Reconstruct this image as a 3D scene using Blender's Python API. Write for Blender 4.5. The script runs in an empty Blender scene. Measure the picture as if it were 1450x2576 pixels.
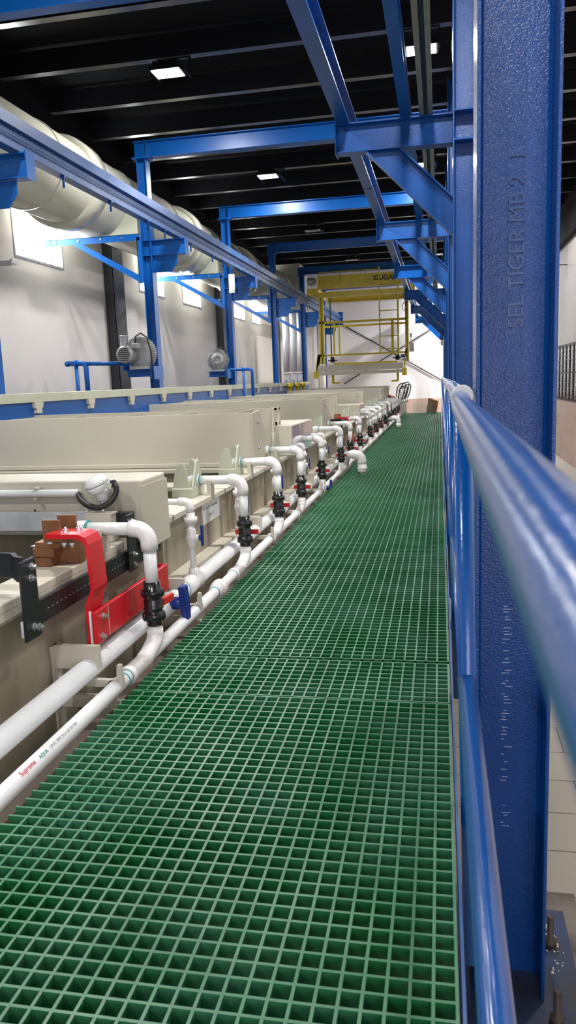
import bpy, math, random
from mathutils import Vector, Matrix
random.seed(7)
PI = math.pi
SC = bpy.context.scene
COL = SC.collection

# ------------------------------------------------------------------ materials
def new_mat(name):
    m = bpy.data.materials.new(name); m.use_nodes = True
    nt = m.node_tree; b = nt.nodes['Principled BSDF']
    return m, nt, b
def mat(name, col, rough=0.5, metal=0.0, bump=0.0, bscale=60.0, vary=0.0, vscale=3.0, col2=None, coat=0.0, spec=0.5, stretch=None):
    m, nt, b = new_mat(name)
    b.inputs['Base Color'].default_value = (*col, 1)
    b.inputs['Roughness'].default_value = rough
    b.inputs['Metallic'].default_value = metal
    b.inputs['Specular IOR Level'].default_value = spec
    b.inputs['Coat Weight'].default_value = coat
    b.inputs['Coat Roughness'].default_value = 0.12
    tc = nt.nodes.new('ShaderNodeTexCoord')
    src = tc.outputs['Object']
    if stretch:
        mp = nt.nodes.new('ShaderNodeMapping'); mp.inputs['Scale'].default_value = stretch
        nt.links.new(src, mp.inputs['Vector']); src = mp.outputs['Vector']
    if vary > 0:
        n = nt.nodes.new('ShaderNodeTexNoise'); n.inputs['Scale'].default_value = vscale; n.inputs['Detail'].default_value = 5
        nt.links.new(src, n.inputs['Vector'])
        r = nt.nodes.new('ShaderNodeValToRGB')
        r.color_ramp.elements[0].position = 0.38; r.color_ramp.elements[1].position = 0.68
        c2 = col2 if col2 else tuple(c*(1-vary) for c in col)
        r.color_ramp.elements[0].color = (*col, 1)
        r.color_ramp.elements[1].color = (*c2, 1)
        nt.links.new(n.outputs['Fac'], r.inputs['Fac'])
        nt.links.new(r.outputs['Color'], b.inputs['Base Color'])
    if bump > 0:
        n2 = nt.nodes.new('ShaderNodeTexNoise'); n2.inputs['Scale'].default_value = bscale; n2.inputs['Detail'].default_value = 3
        nt.links.new(tc.outputs['Object'], n2.inputs['Vector'])
        bp = nt.nodes.new('ShaderNodeBump'); bp.inputs['Strength'].default_value = bump; bp.inputs['Distance'].default_value = 0.01
        nt.links.new(n2.outputs['Fac'], bp.inputs['Height'])
        nt.links.new(bp.outputs['Normal'], b.inputs['Normal'])
    return m
def emit(name, col, s):
    m, nt, b = new_mat(name)
    b.inputs['Base Color'].default_value = (*col, 1)
    b.inputs['Emission Color'].default_value = (*col, 1)
    b.inputs['Emission Strength'].default_value = s
    return m
M = {}
M['blue'] = mat('blue gloss paint', (0.001, 0.072, 0.31), 0.36, bump=0.08, bscale=80, vary=0.25, vscale=2.0, coat=0.0, spec=0.35)
M['blue_rough'] = mat('blue paint over rough steel', (0.001, 0.060, 0.28), 0.24, bump=0.28, bscale=170, vary=0.2, vscale=2.5, coat=0.0, spec=0.5)
M['blue_pipe'] = mat('blue handrail paint', (0.001, 0.085, 0.36), 0.24, bump=0.08, bscale=90, coat=0.4)
M['blue_beam'] = mat('blue beam paint', (0.001, 0.105, 0.42), 0.34, bump=0.05, bscale=30, vary=0.15, vscale=1.5, coat=0.0, spec=0.4)
M['rail_blue'] = mat('worn blue rail paint', (0.012, 0.07, 0.25), 0.38, vary=0.5, vscale=3, col2=(0.05, 0.12, 0.28))
M['cream'] = mat('cream polypropylene', (0.60, 0.56, 0.46), 0.42, bump=0.03, bscale=8, vary=0.12, vscale=1.3)
M['plinth'] = mat('brown dusty plinth', (0.20, 0.155, 0.125), 0.7, vary=0.3, vscale=5)
M['cream_dirty'] = mat('stained cream polypropylene', (0.43, 0.38, 0.28), 0.45, bump=0.03, bscale=12, vary=0.45, vscale=4.0, col2=(0.24, 0.20, 0.14), stretch=(1, 1, 0.35))
M['cream_green'] = mat('greenish cream sheet', (0.55, 0.57, 0.44), 0.40, vary=0.15, vscale=2)
M['duct'] = mat('pale duct plastic', (0.60, 0.59, 0.49), 0.22, bump=0.02, bscale=3, vary=0.10, vscale=1.2, coat=0.3)
M['pvc'] = mat('white pvc', (0.82, 0.83, 0.83), 0.28, vary=0.06, vscale=6, coat=0.2)
M['pvc_warm'] = mat('white pvc fitting', (0.85, 0.82, 0.81), 0.24, coat=0.3)
M['cement'] = mat('teal solvent cement', (0.05, 0.40, 0.42), 0.4)
M['black'] = mat('black plastic', (0.012, 0.013, 0.015), 0.22, coat=0.3)
M['sleeve'] = mat('black heat shrink sleeve', (0.013, 0.015, 0.019), 0.34, bump=0.05, bscale=40)
M['red'] = mat('red sleeve', (0.62, 0.012, 0.022), 0.28, bump=0.05, bscale=40, coat=0.3)
M['redh'] = mat('red valve handle plastic', (0.60, 0.02, 0.02), 0.35)
M['blueh'] = mat('dark blue handle plastic', (0.008, 0.03, 0.24), 0.35)
M['gtop'] = mat('lit and worn green resin top', (0.042, 0.170, 0.080), 0.36, vary=0.5, vscale=6, col2=(0.105, 0.245, 0.145), bump=0.05, bscale=200)  # paler than the sides: light on the bar tops painted in, plus wear
M['gside'] = mat('green resin', (0.010, 0.130, 0.036), 0.32, vary=0.6, vscale=3.2, col2=(0.05, 0.19, 0.11), bump=0.1, bscale=40)
M['copper'] = mat('tarnished copper', (0.36, 0.17, 0.085), 0.42, metal=0.55, vary=0.35, vscale=14)
M['steel'] = mat('galvanised steel', (0.62, 0.62, 0.63), 0.30, metal=0.9)
M['mirror'] = mat('polished stainless sheet', (0.62, 0.63, 0.66), 0.10, metal=1.0, bump=0.25, bscale=5)
M['grey'] = mat('grey cast aluminium', (0.40, 0.41, 0.42), 0.42, metal=0.35)
M['rubber'] = mat('black rubber', (0.015, 0.015, 0.015), 0.45)
M['roof'] = mat('black roof paint', (0.006, 0.0065, 0.008), 0.9, spec=0.2)
M['lip'] = mat('lit grey purlin flange', (0.085, 0.083, 0.085), 0.24, spec=0.9)  # lighter than the web; light on the lower flange put into the colour
M['purlin'] = mat('dark charcoal purlin paint', (0.010, 0.0105, 0.013), 0.45, spec=0.35, vary=0.2, vscale=4)
M['wallcol'] = mat('charcoal steel column paint', (0.030, 0.031, 0.035), 0.45, vary=0.3, vscale=3)
M['wall'] = mat('warm white wall', (0.70, 0.655, 0.62), 0.75, bump=0.02, bscale=20, vary=0.08, vscale=0.8)
M['wallw'] = mat('white wall', (0.88, 0.87, 0.88), 0.6, bump=0.01, bscale=10)
M['dado'] = mat('pinkish dado tile', (0.58, 0.42, 0.35), 0.55, vary=0.15, vscale=3)
M['olive'] = mat('olive grey channel', (0.20, 0.215, 0.17), 0.42, metal=0.2, vary=0.2, vscale=5)
M['yellow'] = mat('yellow gantry paint', (0.72, 0.54, 0.02), 0.36, vary=0.2, vscale=5)
M['white'] = mat('white sheet', (0.82, 0.82, 0.82), 0.45)
M['whitebar'] = mat('grey white bar', (0.66, 0.68, 0.71), 0.4, vary=0.25, vscale=7)
M['darkgreen'] = mat('dark green hoist belt', (0.01, 0.09, 0.05), 0.5)
M['liquid'] = mat('dull rinse water', (0.10, 0.11, 0.08), 0.08)
M['cardboard'] = mat('brown cardboard', (0.42, 0.20, 0.08), 0.7, vary=0.2, vscale=9)
M['whiteblue'] = mat('white blue grating', (0.45, 0.62, 0.70), 0.5, vary=0.4, vscale=20, col2=(0.6, 0.6, 0.35))
M['ink'] = mat('black ink', (0.02, 0.02, 0.02), 0.6)
M['redink'] = mat('red ink', (0.55, 0.03, 0.06), 0.6)
M['greenink'] = mat('green ink', (0.02, 0.25, 0.20), 0.6)
M['greyink'] = mat('grey ink', (0.35, 0.38, 0.38), 0.6)
M['scratch'] = mat('bare scratched marking', (0.55, 0.62, 0.80), 0.5)
M['concrete'] = mat('dirty concrete', (0.20, 0.17, 0.14), 0.8, bump=0.2, bscale=20, vary=0.5, vscale=5, col2=(0.06, 0.05, 0.045))
M['baseplate'] = mat('oily blue base plate', (0.025, 0.05, 0.12), 0.4, vary=0.6, vscale=6, col2=(0.03, 0.028, 0.03))
M['rust'] = mat('dull rusty steel', (0.09, 0.07, 0.06), 0.6, metal=0.4, vary=0.3, vscale=20)
M['chip'] = mat('plaster chips', (0.60, 0.55, 0.47), 0.8)
M['glass_sky'] = emit('daylit window pane', (1.0, 1.0, 1.0), 9.0)
M['assumed_glow'] = emit('glowing pane of assumed window', (.93, .91, 1.0), 4.0)  # glow of the unseen, assumed window added behind the camera
M['lamp'] = emit('lit lamp lens', (1.0, 1.0, 1.0), 40.0)
M['lampoff'] = mat('unlit lamp lens', (0.35, 0.36, 0.38), 0.2)
M['tl_blue'] = emit('blue white signal lens', (0.35, 0.75, 1.0), 2.0)
M['tl_red'] = mat('red signal lens', (0.6, 0.03, 0.02), 0.3)
M['tl_green'] = mat('green signal lens', (0.02, 0.45, 0.08), 0.3)
M['dark'] = mat('dark opening', (0.03, 0.035, 0.045), 0.15)
# floor tiles
m, nt, b = new_mat('beige floor tile')
tc = nt.nodes.new('ShaderNodeTexCoord'); br = nt.nodes.new('ShaderNodeTexBrick')
br.offset = 0.5; br.inputs['Scale'].default_value = 1.0
br.inputs['Brick Width'].default_value = 0.6; br.inputs['Row Height'].default_value = 0.3
br.inputs['Mortar Size'].default_value = 0.004; br.inputs['Mortar Smooth'].default_value = 0.1
br.inputs['Color1'].default_value = (0.34, 0.30, 0.25, 1); br.inputs['Color2'].default_value = (0.31, 0.275, 0.23, 1)
br.inputs['Mortar'].default_value = (0.09, 0.075, 0.06, 1)
nt.links.new(tc.outputs['Object'], br.inputs['Vector'])
ns = nt.nodes.new('ShaderNodeTexNoise'); ns.inputs['Scale'].default_value = 9; ns.inputs['Detail'].default_value = 6
nt.links.new(tc.outputs['Object'], ns.inputs['Vector'])
rp = nt.nodes.new('ShaderNodeValToRGB'); rp.color_ramp.elements[0].position = 0.66; rp.color_ramp.elements[1].position = 0.74
rp.color_ramp.elements[0].color = (1, 1, 1, 1); rp.color_ramp.elements[1].color = (0.55, 0.5, 0.45, 1)
nt.links.new(ns.outputs['Fac'], rp.inputs['Fac'])
mx = nt.nodes.new('ShaderNodeMixRGB'); mx.blend_type = 'MULTIPLY'; mx.inputs['Fac'].default_value = 1
nt.links.new(br.outputs['Color'], mx.inputs['Color1']); nt.links.new(rp.outputs['Color'], mx.inputs['Color2'])
nt.links.new(mx.outputs['Color'], b.inputs['Base Color']); b.inputs['Roughness'].default_value = 0.5
M['tile'] = m

# ------------------------------------------------------------------ mesh builder
class MB:
    def __init__(s): s.v = []; s.f = []; s.sm = []; s.mi = []
    def add(s, vs, fs, smooth=False, mi=0):
        o = len(s.v); s.v += [Vector(v) for v in vs]
        for f in fs: s.f.append([i+o for i in f]); s.sm.append(smooth); s.mi.append(mi)
        return s
    def hexa(s, p, mi=0):
        return s.add(p, [(0,3,2,1),(4,5,6,7),(0,1,5,4),(1,2,6,5),(2,3,7,6),(3,0,4,7)], mi=mi)
    def box(s, x0, x1, y0, y1, z0, z1, mi=0, top=None):
        p = [(x0,y0,z0),(x1,y0,z0),(x1,y1,z0),(x0,y1,z0),(x0,y0,z1),(x1,y0,z1),(x1,y1,z1),(x0,y1,z1)]
        s.hexa(p, mi)
        if top is not None: s.mi[-5] = top
        return s
    def prism(s, poly, ax, a, b, mi=0):
        # poly in the two other axes, extruded along ax from a to b
        def P(u, w, t): return {'x': (t, u, w), 'y': (u, t, w), 'z': (u, w, t)}[ax]
        n = len(poly); vs = [P(u, w, a) for u, w in poly] + [P(u, w, b) for u, w in poly]
        fs = [tuple(range(n-1, -1, -1)), tuple(range(n, 2*n))]
        for i in range(n): j = (i+1) % n; fs.append((i, j, n+j, n+i))
        return s.add(vs, fs, mi=mi)
    def lathe(s, p, d, prof, seg=20, mi=0, caps=True, smooth=True):
        p = Vector(p); d = Vector(d).normalized()
        a = Vector((0,0,1)) if abs(d.z) < .9 else Vector((1,0,0))
        u = d.cross(a).normalized(); w = d.cross(u)
        o = len(s.v)
        for t, r in prof:
            for k in range(seg):
                an = 2*PI*k/seg; s.v.append(p + d*t + (u*math.cos(an)+w*math.sin(an))*r)
        for i in range(len(prof)-1):
            for k in range(seg):
                k2 = (k+1) % seg
                s.f.append([o+i*seg+k, o+i*seg+k2, o+(i+1)*seg+k2, o+(i+1)*seg+k]); s.sm.append(smooth); s.mi.append(mi)
        if caps:
            s.f.append([o+k for k in range(seg-1, -1, -1)]); s.sm.append(False); s.mi.append(mi)
            e = o+(len(prof)-1)*seg
            s.f.append([e+k for k in range(seg)]); s.sm.append(False); s.mi.append(mi)
        return s
    def cyl(s, p0, p1, r, seg=16, mi=0, caps=True):
        p0 = Vector(p0); p1 = Vector(p1)
        return s.lathe(p0, p1-p0, [(0, r), ((p1-p0).length, r)], seg, mi, caps)
    def tube(s, pts, r, seg=12, mi=0, caps=True):
        pts = [Vector(p) for p in pts]; n = len(pts); rs = r if isinstance(r, (list, tuple)) else [r]*n
        tans = []
        for i in range(n):
            a = pts[max(i-1, 0)]; b_ = pts[min(i+1, n-1)]; tans.append((b_-a).normalized())
        t0 = tans[0]; a = Vector((0,0,1)) if abs(t0.z) < .9 else Vector((1,0,0))
        u = t0.cross(a).normalized(); o = len(s.v)
        for i in range(n):
            t = tans[i]; u = (u - t*u.dot(t)).normalized(); w = t.cross(u)
            for k in range(seg):
                an = 2*PI*k/seg; s.v.append(pts[i] + (u*math.cos(an)+w*math.sin(an))*rs[i])
        for i in range(n-1):
            for k in range(seg):
                k2 = (k+1) % seg
                s.f.append([o+i*seg+k, o+i*seg+k2, o+(i+1)*seg+k2, o+(i+1)*seg+k]); s.sm.append(True); s.mi.append(mi)
        if caps:
            s.f.append([o+k for k in range(seg-1, -1, -1)]); s.sm.append(False); s.mi.append(mi)
            e = o+(n-1)*seg; s.f.append([e+k for k in range(seg)]); s.sm.append(False); s.mi.append(mi)
        return s
    def ibeam(s, p0, p1, up, h, b, tw=.007, tf=.011, mi=0):
        # axis at section centre
        p0 = Vector(p0); p1 = Vector(p1); d = (p1-p0).normalized(); up = Vector(up)
        up = (up - d*up.dot(d)).normalized(); sd = d.cross(up)
        H = h/2; B = b/2; T = tw/2; c = H-tf
        poly = [(-B,-H),(B,-H),(B,-c),(T,-c),(T,c),(B,c),(B,H),(-B,H),(-B,c),(-T,c),(-T,-c),(-B,-c)]
        n = 12; vs = [p0+sd*a+up*q for a, q in poly]+[p1+sd*a+up*q for a, q in poly]
        fs = []
        for i in range(n): j = (i+1) % n; fs.append((i, j, n+j, n+i))
        for base, rev in ((0, True), (n, False)):
            for q in ((0,1,2,11),(3,4,9,10)[::1],(8,5,6,7),(11,2,3,10),(9,4,5,8)):
                q = [base+k for k in q]; fs.append(tuple(q[::-1] if rev else q))
        return s.add(vs, fs, mi=mi)
    def build(s, name, mats, parent=None, origin=None, bevel=0, seg=1):
        if not isinstance(mats, (list, tuple)): mats = [mats]
        if origin is None:
            if parent is not None: origin = Vector(parent['_o'])
            else:
                xs = [v.x for v in s.v]; ys = [v.y for v in s.v]; zs = [v.z for v in s.v]
                origin = Vector(((min(xs)+max(xs))/2, (min(ys)+max(ys))/2, min(zs)))
        origin = Vector(origin)
        me = bpy.data.meshes.new(name)
        me.from_pydata([tuple(v-origin) for v in s.v], [], s.f)
        for mm in mats: me.materials.append(M[mm])
        me.polygons.foreach_set('use_smooth', s.sm); me.polygons.foreach_set('material_index', s.mi)
        me.validate(); me.update()
        import bmesh
        bm = bmesh.new(); bm.from_mesh(me); bmesh.ops.recalc_face_normals(bm, faces=bm.faces); bm.to_mesh(me); bm.free()
        o = bpy.data.objects.new(name, me); COL.objects.link(o)
        o['_o'] = tuple(origin)
        if parent is not None: o.parent = parent; o.location = origin-Vector(parent['_o'])
        else: o.location = origin
        if bevel:
            bv = o.modifiers.new('edge', 'BEVEL'); bv.width = bevel; bv.segments = seg; bv.limit_method = 'ANGLE'; bv.angle_limit = math.radians(50)
            bv.harden_normals = False
        return o
def tag(o, label, cat, group=None, kind=None):
    o['label'] = label; o['category'] = cat
    if group: o['group'] = group
    if kind: o['kind'] = kind
    return o
def empty(name, loc, label, cat, group=None):
    o = bpy.data.objects.new(name, None); COL.objects.link(o); o.location = loc; o['_o'] = tuple(loc)
    o.empty_display_size = .1
    return tag(o, label, cat, group)
def struct(name, mb, mt, parent=None, **k):
    o = mb.build(name, mt, parent, **k)
    if parent is None: o['kind'] = 'structure'
    return o
def copy_tree(o, parent=None, delta=(0,0,0)):
    c = o.copy(); COL.objects.link(c); c.parent = parent
    if parent is None: c.location = o.location+Vector(delta)
    for ch in list(o.children): copy_tree(ch, c)
    return c
def arc(c, r, a0, a1, pl, n=6):
    # points on an arc in a plane: pl = (u, w) unit vectors
    u, w = Vector(pl[0]), Vector(pl[1]); c = Vector(c)
    return [c+u*(r*math.cos(a0+(a1-a0)*i/n))+w*(r*math.sin(a0+(a1-a0)*i/n)) for i in range(n+1)]
def text_mesh(name, txt, size, mtx, mt, parent, thick=0.0008):
    cu = bpy.data.curves.new(name, 'FONT'); cu.body = txt; cu.size = size; cu.extrude = thick; cu.offset = size*.03 if size > .1 else 0; cu.align_x = 'LEFT'
    to = bpy.data.objects.new(name, cu); COL.objects.link(to)
    bpy.context.view_layer.update()
    dg = bpy.context.evaluated_depsgraph_get()
    me = bpy.data.meshes.new_from_object(to.evaluated_get(dg))
    bpy.data.objects.remove(to); bpy.data.curves.remove(cu)
    me.materials.clear(); me.materials.append(M[mt])
    po = Vector(parent['_o'])
    me.transform(Matrix.Translation(-po) @ mtx)
    o = bpy.data.objects.new(name, me); COL.objects.link(o); o.parent = parent; o['_o'] = tuple(po)
    return o
def frame_mtx(loc, xdir, ydir):
    x = Vector(xdir).normalized(); y = Vector(ydir).normalized(); z = x.cross(y)
    m = Matrix(((x.x,y.x,z.x,loc[0]),(x.y,y.y,z.y,loc[1]),(x.z,y.z,z.z,loc[2]),(0,0,0,1)))
    return m

FL = -1.0          # hall floor; the walkway grating is at z = 0
CEIL = 4.85
XL, XR, YF, YB = -5.2, 2.77, 27.3, -3.0

# ------------------------------------------------------------------ room shell
struct('floor', MB().box(-9, 8, YB-1, 28, FL-.1, FL), 'tile', origin=(2.44, 0.13, FL))
struct('ceiling', MB().box(XL-.2, XR+.2, YB, YF+.2, CEIL, CEIL+.06), 'roof')
# left wall with window openings
wins = [(9.18, 10.48), (13.30, 14.60), (15.67, 16.94), (19.75, 20.9), (21.73, 22.76)]
WZ0, WZ1 = 2.665, 3.75
mb = MB(); ys = YB
for a, b_ in wins:
    mb.box(XL-.2, XL, ys, a, FL, CEIL); mb.box(XL-.2, XL, a, b_, FL, WZ0); mb.box(XL-.2, XL, a, b_, WZ1, CEIL); ys = b_
mb.box(XL-.2, XL, ys, YF+.2, FL, CEIL)
struct('wall_left', mb, 'wall')
for i, (a, b_) in enumerate(wins):
    f = MB(); t = .03
    f.box(XL-.12, XL+.01, a, a+t, WZ0, WZ1).box(XL-.12, XL+.01, b_-t, b_, WZ0, WZ1).box(XL-.12, XL+.01, a+t, b_-t, WZ0, WZ0+t).box(XL-.12, XL+.01, a+t, b_-t, WZ1-t, WZ1)
    f.box(XL-.09, XL-.03, b_-.27, b_-.25, WZ0+t, WZ1-t)
    w = struct('window_%d' % (i+1), f, 'grey')
    MB().box(XL-.07, XL-.06, a+t, b_-t, WZ0+t, WZ1-t).build('pane', 'glass_sky', w)
# far wall: white above, pink tiled dado below
struct('wall_far', MB().box(XL, XR, YF, YF+.2, .26, CEIL), 'wallw')
struct('trim_1', MB().box(XL, XR, YF-.01, YF+.19, FL, .26), 'dado')
# right wall with a grilled window
GY0, GY1, GZ0, GZ1 = 13.5, 21.5, .35, 1.60
mb = MB().box(XR, XR+.2, YB, GY0, .35, CEIL).box(XR, XR+.2, GY1, YF+.2, .35, CEIL).box(XR, XR+.2, GY0, GY1, GZ1, CEIL)
struct('wall_right', mb, 'wall')
struct('trim_2', MB().box(XR-.01, XR+.2, YB, YF, FL, .35), 'dado')
f = MB()
for y in [GY0+k*.5 for k in range(17)]: f.box(XR+.0, XR+.03, y-.02, y+.02, GZ0, GZ1)
for z in [GZ0+.02, (GZ0+GZ1)/2, GZ1-.02]: f.box(XR+.005, XR+.03, GY0, GY1, z-.02, z+.02)
w6 = struct('window_6', f, 'wallcol')
g = MB()
y = GY0
while y < GY1: g.box(XR-.015, XR-.011, y, y+.006, GZ0, GZ1); y += .1
z = GZ0
while z < GZ1: g.box(XR-.019, XR-.015, GY0, GY1, z, z+.006); z += .1
g.build('mesh_grille', 'rubber', w6)
MB().box(XR+.05, XR+.06, GY0, GY1, GZ0, GZ1).build('pane', 'dark', w6)
# assumed window behind the camera, added to put a sheen on the near columns
dq = MB().box(-.28, -.20, YB-.05, YB+.05, .12, 2.43).box(3.0, 3.08, YB-.05, YB+.05, .12, 2.43).box(-.20, 3.0, YB-.05, YB+.05, 2.35, 2.43).box(-.20, 3.0, YB-.05, YB+.05, .12, .20)
d1 = struct('window_7', dq, 'grey')
MB().box(-.20, 3.0, YB-.01, YB+.01, .20, 2.35).build('pane', 'assumed_glow', d1)
# dark cladding strip and raking rafters above the right wall
struct('trim_3', MB().box(XR-.12, XR-.002, YB, YF, 3.80, CEIL), 'roof')
struct('trim_70', MB().box(XL+.001, -4.95, YB, YF, 3.95, CEIL), 'roof')
# roof purlins
k = 0; yp = 3.55*1.795
i = 0
while yp < 27:
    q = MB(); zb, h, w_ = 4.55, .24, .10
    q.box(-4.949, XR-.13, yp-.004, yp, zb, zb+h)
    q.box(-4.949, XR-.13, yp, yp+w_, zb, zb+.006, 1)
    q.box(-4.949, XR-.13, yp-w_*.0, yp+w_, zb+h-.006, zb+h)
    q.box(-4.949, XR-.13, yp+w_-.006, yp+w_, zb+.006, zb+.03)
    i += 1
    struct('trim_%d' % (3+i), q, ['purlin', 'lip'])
    yp += 1.193
# two main roof girders carry the purlins
for yy in (-1.0,):
    pass
# charcoal steel columns on the left wall
for n, y in enumerate((5.55, 11.83, 18.1, 24.4)):
    q = MB()
    q.box(XL+.0, XL+.02, y, y+.42, FL, CEIL-.0).box(XL+.02, XL+.16, y, y+.012, FL, CEIL).box(XL+.02, XL+.16, y+.408, y+.42, FL, CEIL).box(XL+.148, XL+.162, y-.0, y+.42, FL, CEIL)
    o = q.build('wall_column', 'wallcol')
    tag(o, ['charcoal steel column on the left wall before the first window',
            'charcoal steel column on the left wall behind the nearest air blower',
            'charcoal steel column on the left wall behind the second crane column',
            'charcoal steel column on the left wall beside the far white ducts'][n], 'column', 'charcoal wall columns')

# ------------------------------------------------------------------ green grating walkway
GX0, GX1, P = -.976, .026, .0385
NX = 26
px_ = (GX1-GX0-.006)/NX
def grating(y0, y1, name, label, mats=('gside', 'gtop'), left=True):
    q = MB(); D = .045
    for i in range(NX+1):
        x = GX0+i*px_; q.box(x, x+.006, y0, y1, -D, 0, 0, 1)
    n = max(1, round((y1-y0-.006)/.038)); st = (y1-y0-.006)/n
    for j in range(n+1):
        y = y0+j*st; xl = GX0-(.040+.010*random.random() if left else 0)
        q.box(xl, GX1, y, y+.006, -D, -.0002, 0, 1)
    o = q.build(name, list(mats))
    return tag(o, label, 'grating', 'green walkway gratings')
seams = [(-.7, 2.300, 'large green grating panel nearest the camera, filling the bottom of the photo'),
         (2.306, 2.642, 'narrow green grating strip beside the big blue column foot'),
         (2.662, 6.25, 'second large green grating panel, beside the label on the rinse tank'),
         (6.258, 6.60, 'narrow green grating strip between the second and third large panels'),
         (6.61, 10.48, 'third large green grating panel, under the nearer drain spout'),
         (10.49, 14.47, 'fourth large green grating panel, beyond the nearer drain spout'),
         (14.48, 18.40, 'fifth large green grating panel, before the farther drain spout'),
         (18.41, 22.20, 'last green grating panel, ending at the upright panel offcut')]
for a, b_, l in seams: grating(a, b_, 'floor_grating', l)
# walkway frame: blue edge angle, cross members and legs
q = MB().box(.031, .037, -.7, 22.2, -.075, .004)
fr = q.build('walkway_frame', 'rail_blue'); tag(fr, 'blue steel frame carrying the green walkway gratings', 'frame')
q = MB()
for y in (-.6, 1.0, 2.474, 4.4, 6.43, 8.4, 10.485, 12.5, 14.475, 16.4, 18.405, 20.3, 22.15):
    MB().ibeam((-1.0, y, -.10), (.03, y, -.10), (0,0,1), .10, .05).build('cross_member', 'rail_blue', fr)
for y in (-.6, 2.474, 6.43, 10.485, 14.475, 18.405, 22.15):
    for x in (-.95, -.0):
        MB().box(x-.025, x+.025, y-.025, y+.025, FL, -.15).build('leg', 'rail_blue', fr)
# upright offcut and cardboard at the far end
q = MB()
for i in range(15): q.box(-.765+i*.038, -.765+i*.038+.006, 22.235, 22.265, .0, .272)
for j in range(8): q.box(-.765, -.227, 22.236, 22.264, .0+j*.038, .006+j*.038)
o = q.build('grating_offcut', 'whiteblue'); tag(o, 'pale blue grating offcut standing upright at the far end of the walkway', 'grating')
q = MB().hexa([(-.37,22.30,-.045),(-.10,22.28,-.045),(-.03,22.45,-.045),(-.30,22.47,-.045),(-.41,22.36,.40),(-.17,22.33,.36),(-.15,22.35,.37),(-.40,22.38,.41)])
q = MB().prism([(-.40,-.12),(-.12,-.12),(-.05,.31),(-.33,.41)], 'y', 22.30, 22.312)
o = q.build('cardboard_sheet', 'cardboard'); tag(o, 'brown cardboard sheet leaning behind the pale blue grating offcut', 'cardboard')
# ------------------------------------------------------------------ blue crane columns, right row
RY = [2.27+3.97*k for k in range(7)]
W, BF = .218, .25
zt = 4.53
rlab = ['massive blue steel column in the foreground right of the handrail',
        'second blue steel column from the camera on the right, carrying the nearest bracket',
        'third blue steel column on the right, edge showing left of the second',
        'fourth blue steel column on the right side of the walkway',
        'fifth blue steel column on the right, behind four nearer ones',
        'sixth blue steel column on the right, with the white switch box',
        'last blue steel column on the right, by the far wall']
for k, y in enumerate(RY):
    r = empty('crane_column', (.1+W/2, y+BF/2, FL), rlab[k], 'column', 'blue crane columns on the right')
    q = MB(); t = .011
    q.box(.1, .1+t, y, y+BF, FL+.02, zt).box(.1+W-t, .1+W, y, y+BF, FL+.02, zt).box(.1+t, .1+W-t, y+BF/2-.004, y+BF/2+.004, FL+.02, zt)
    q.prism([(.1+t, y+BF/2-.004), (.1+t, y+BF/2-.016), (.1+t+.012, y+BF/2-.004)], 'z', FL+.02, zt)
    q.prism([(.1+W-t, y+BF/2-.004), (.1+W-t-.012, y+BF/2-.004), (.1+W-t, y+BF/2-.016)], 'z', FL+.02, zt)
    sh = q.build('shaft', 'blue_rough' if k < 2 else 'blue', r, bevel=.0018 if k < 2 else 0)
    MB().box(-.02, .44, y-.18, y+BF+.2, FL, FL+.02).build('base_plate', 'baseplate', r, bevel=.002)
    if k < 2:
        for bx, by in ((.03, y-.12), (.345, y-.08), (.37, y+.26), (.03, y+BF+.12)):
            b2 = MB().lathe((bx, by, FL+.02), (0,0,1), [(0,.022),(.025,.022),(.025,.012),(.11,.012),(.112,.010)], 12).build('anchor_bolt', 'rust', r)
    if k < 1:
        continue
    yc = y+BF/2
    # bracket arm
    q = MB().ibeam((-.779, yc, 2.8325), (.1, yc, 2.8325), (0,0,1), .215, .12, .008, .012)
    q.box(-.789, -.779, yc-.075, yc+.075, 2.715, 2.95)
    q.build('bracket_arm', 'blue_beam' if k > 1 else 'blue', r, bevel=.0015)
    q = MB()
    p0, p1 = Vector((-.42, yc, 2.725)), Vector((.1, yc, 2.205))
    # diagonal brace with ends cut to the arm and the column
    def sec(xa, za, xb, zb_, y0, y1, th, dirv):
        pass
    lo0, lo1, up0, up1 = (-.56, 2.725), (.1, 2.06), (-.283, 2.725), (.1, 2.35)
    n_ = Vector((lo1[1]-lo0[1], 0, -(lo1[0]-lo0[0]))).normalized()*-1
    tx, tz = .012*.71, .012*.71
    q.prism([lo0, lo1, (lo1[0], lo1[1]+.017), (lo0[0]+.017, lo0[1])], 'y', yc-.05, yc+.05)
    q.prism([up0, up1, (up1[0], up1[1]-.017), (up0[0]-.017, up0[1])], 'y', yc-.05, yc+.05)
    q.prism([(lo0[0]+.017, lo0[1]), (lo1[0], lo1[1]+.017), (up1[0], up1[1]-.017), (up0[0]-.017, up0[1])], 'y', yc-.004, yc+.004)
    q.build('brace', 'blue_beam' if k > 1 else 'blue', r)
    q = MB()
    for z in (2.725, 2.93):
        q.box(.1+t, .1+W-t, y+.005, y+BF/2-.004, z, z+.012)
    q.build('stiffener', 'blue', r)
    if k == 1:
        c1 = sh
    if k == 0:
        c0 = sh
C0 = [o for o in COL.objects if o.name.startswith('shaft')][0]
C1 = [o for o in COL.objects if o.name.startswith('shaft')][1]
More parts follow.
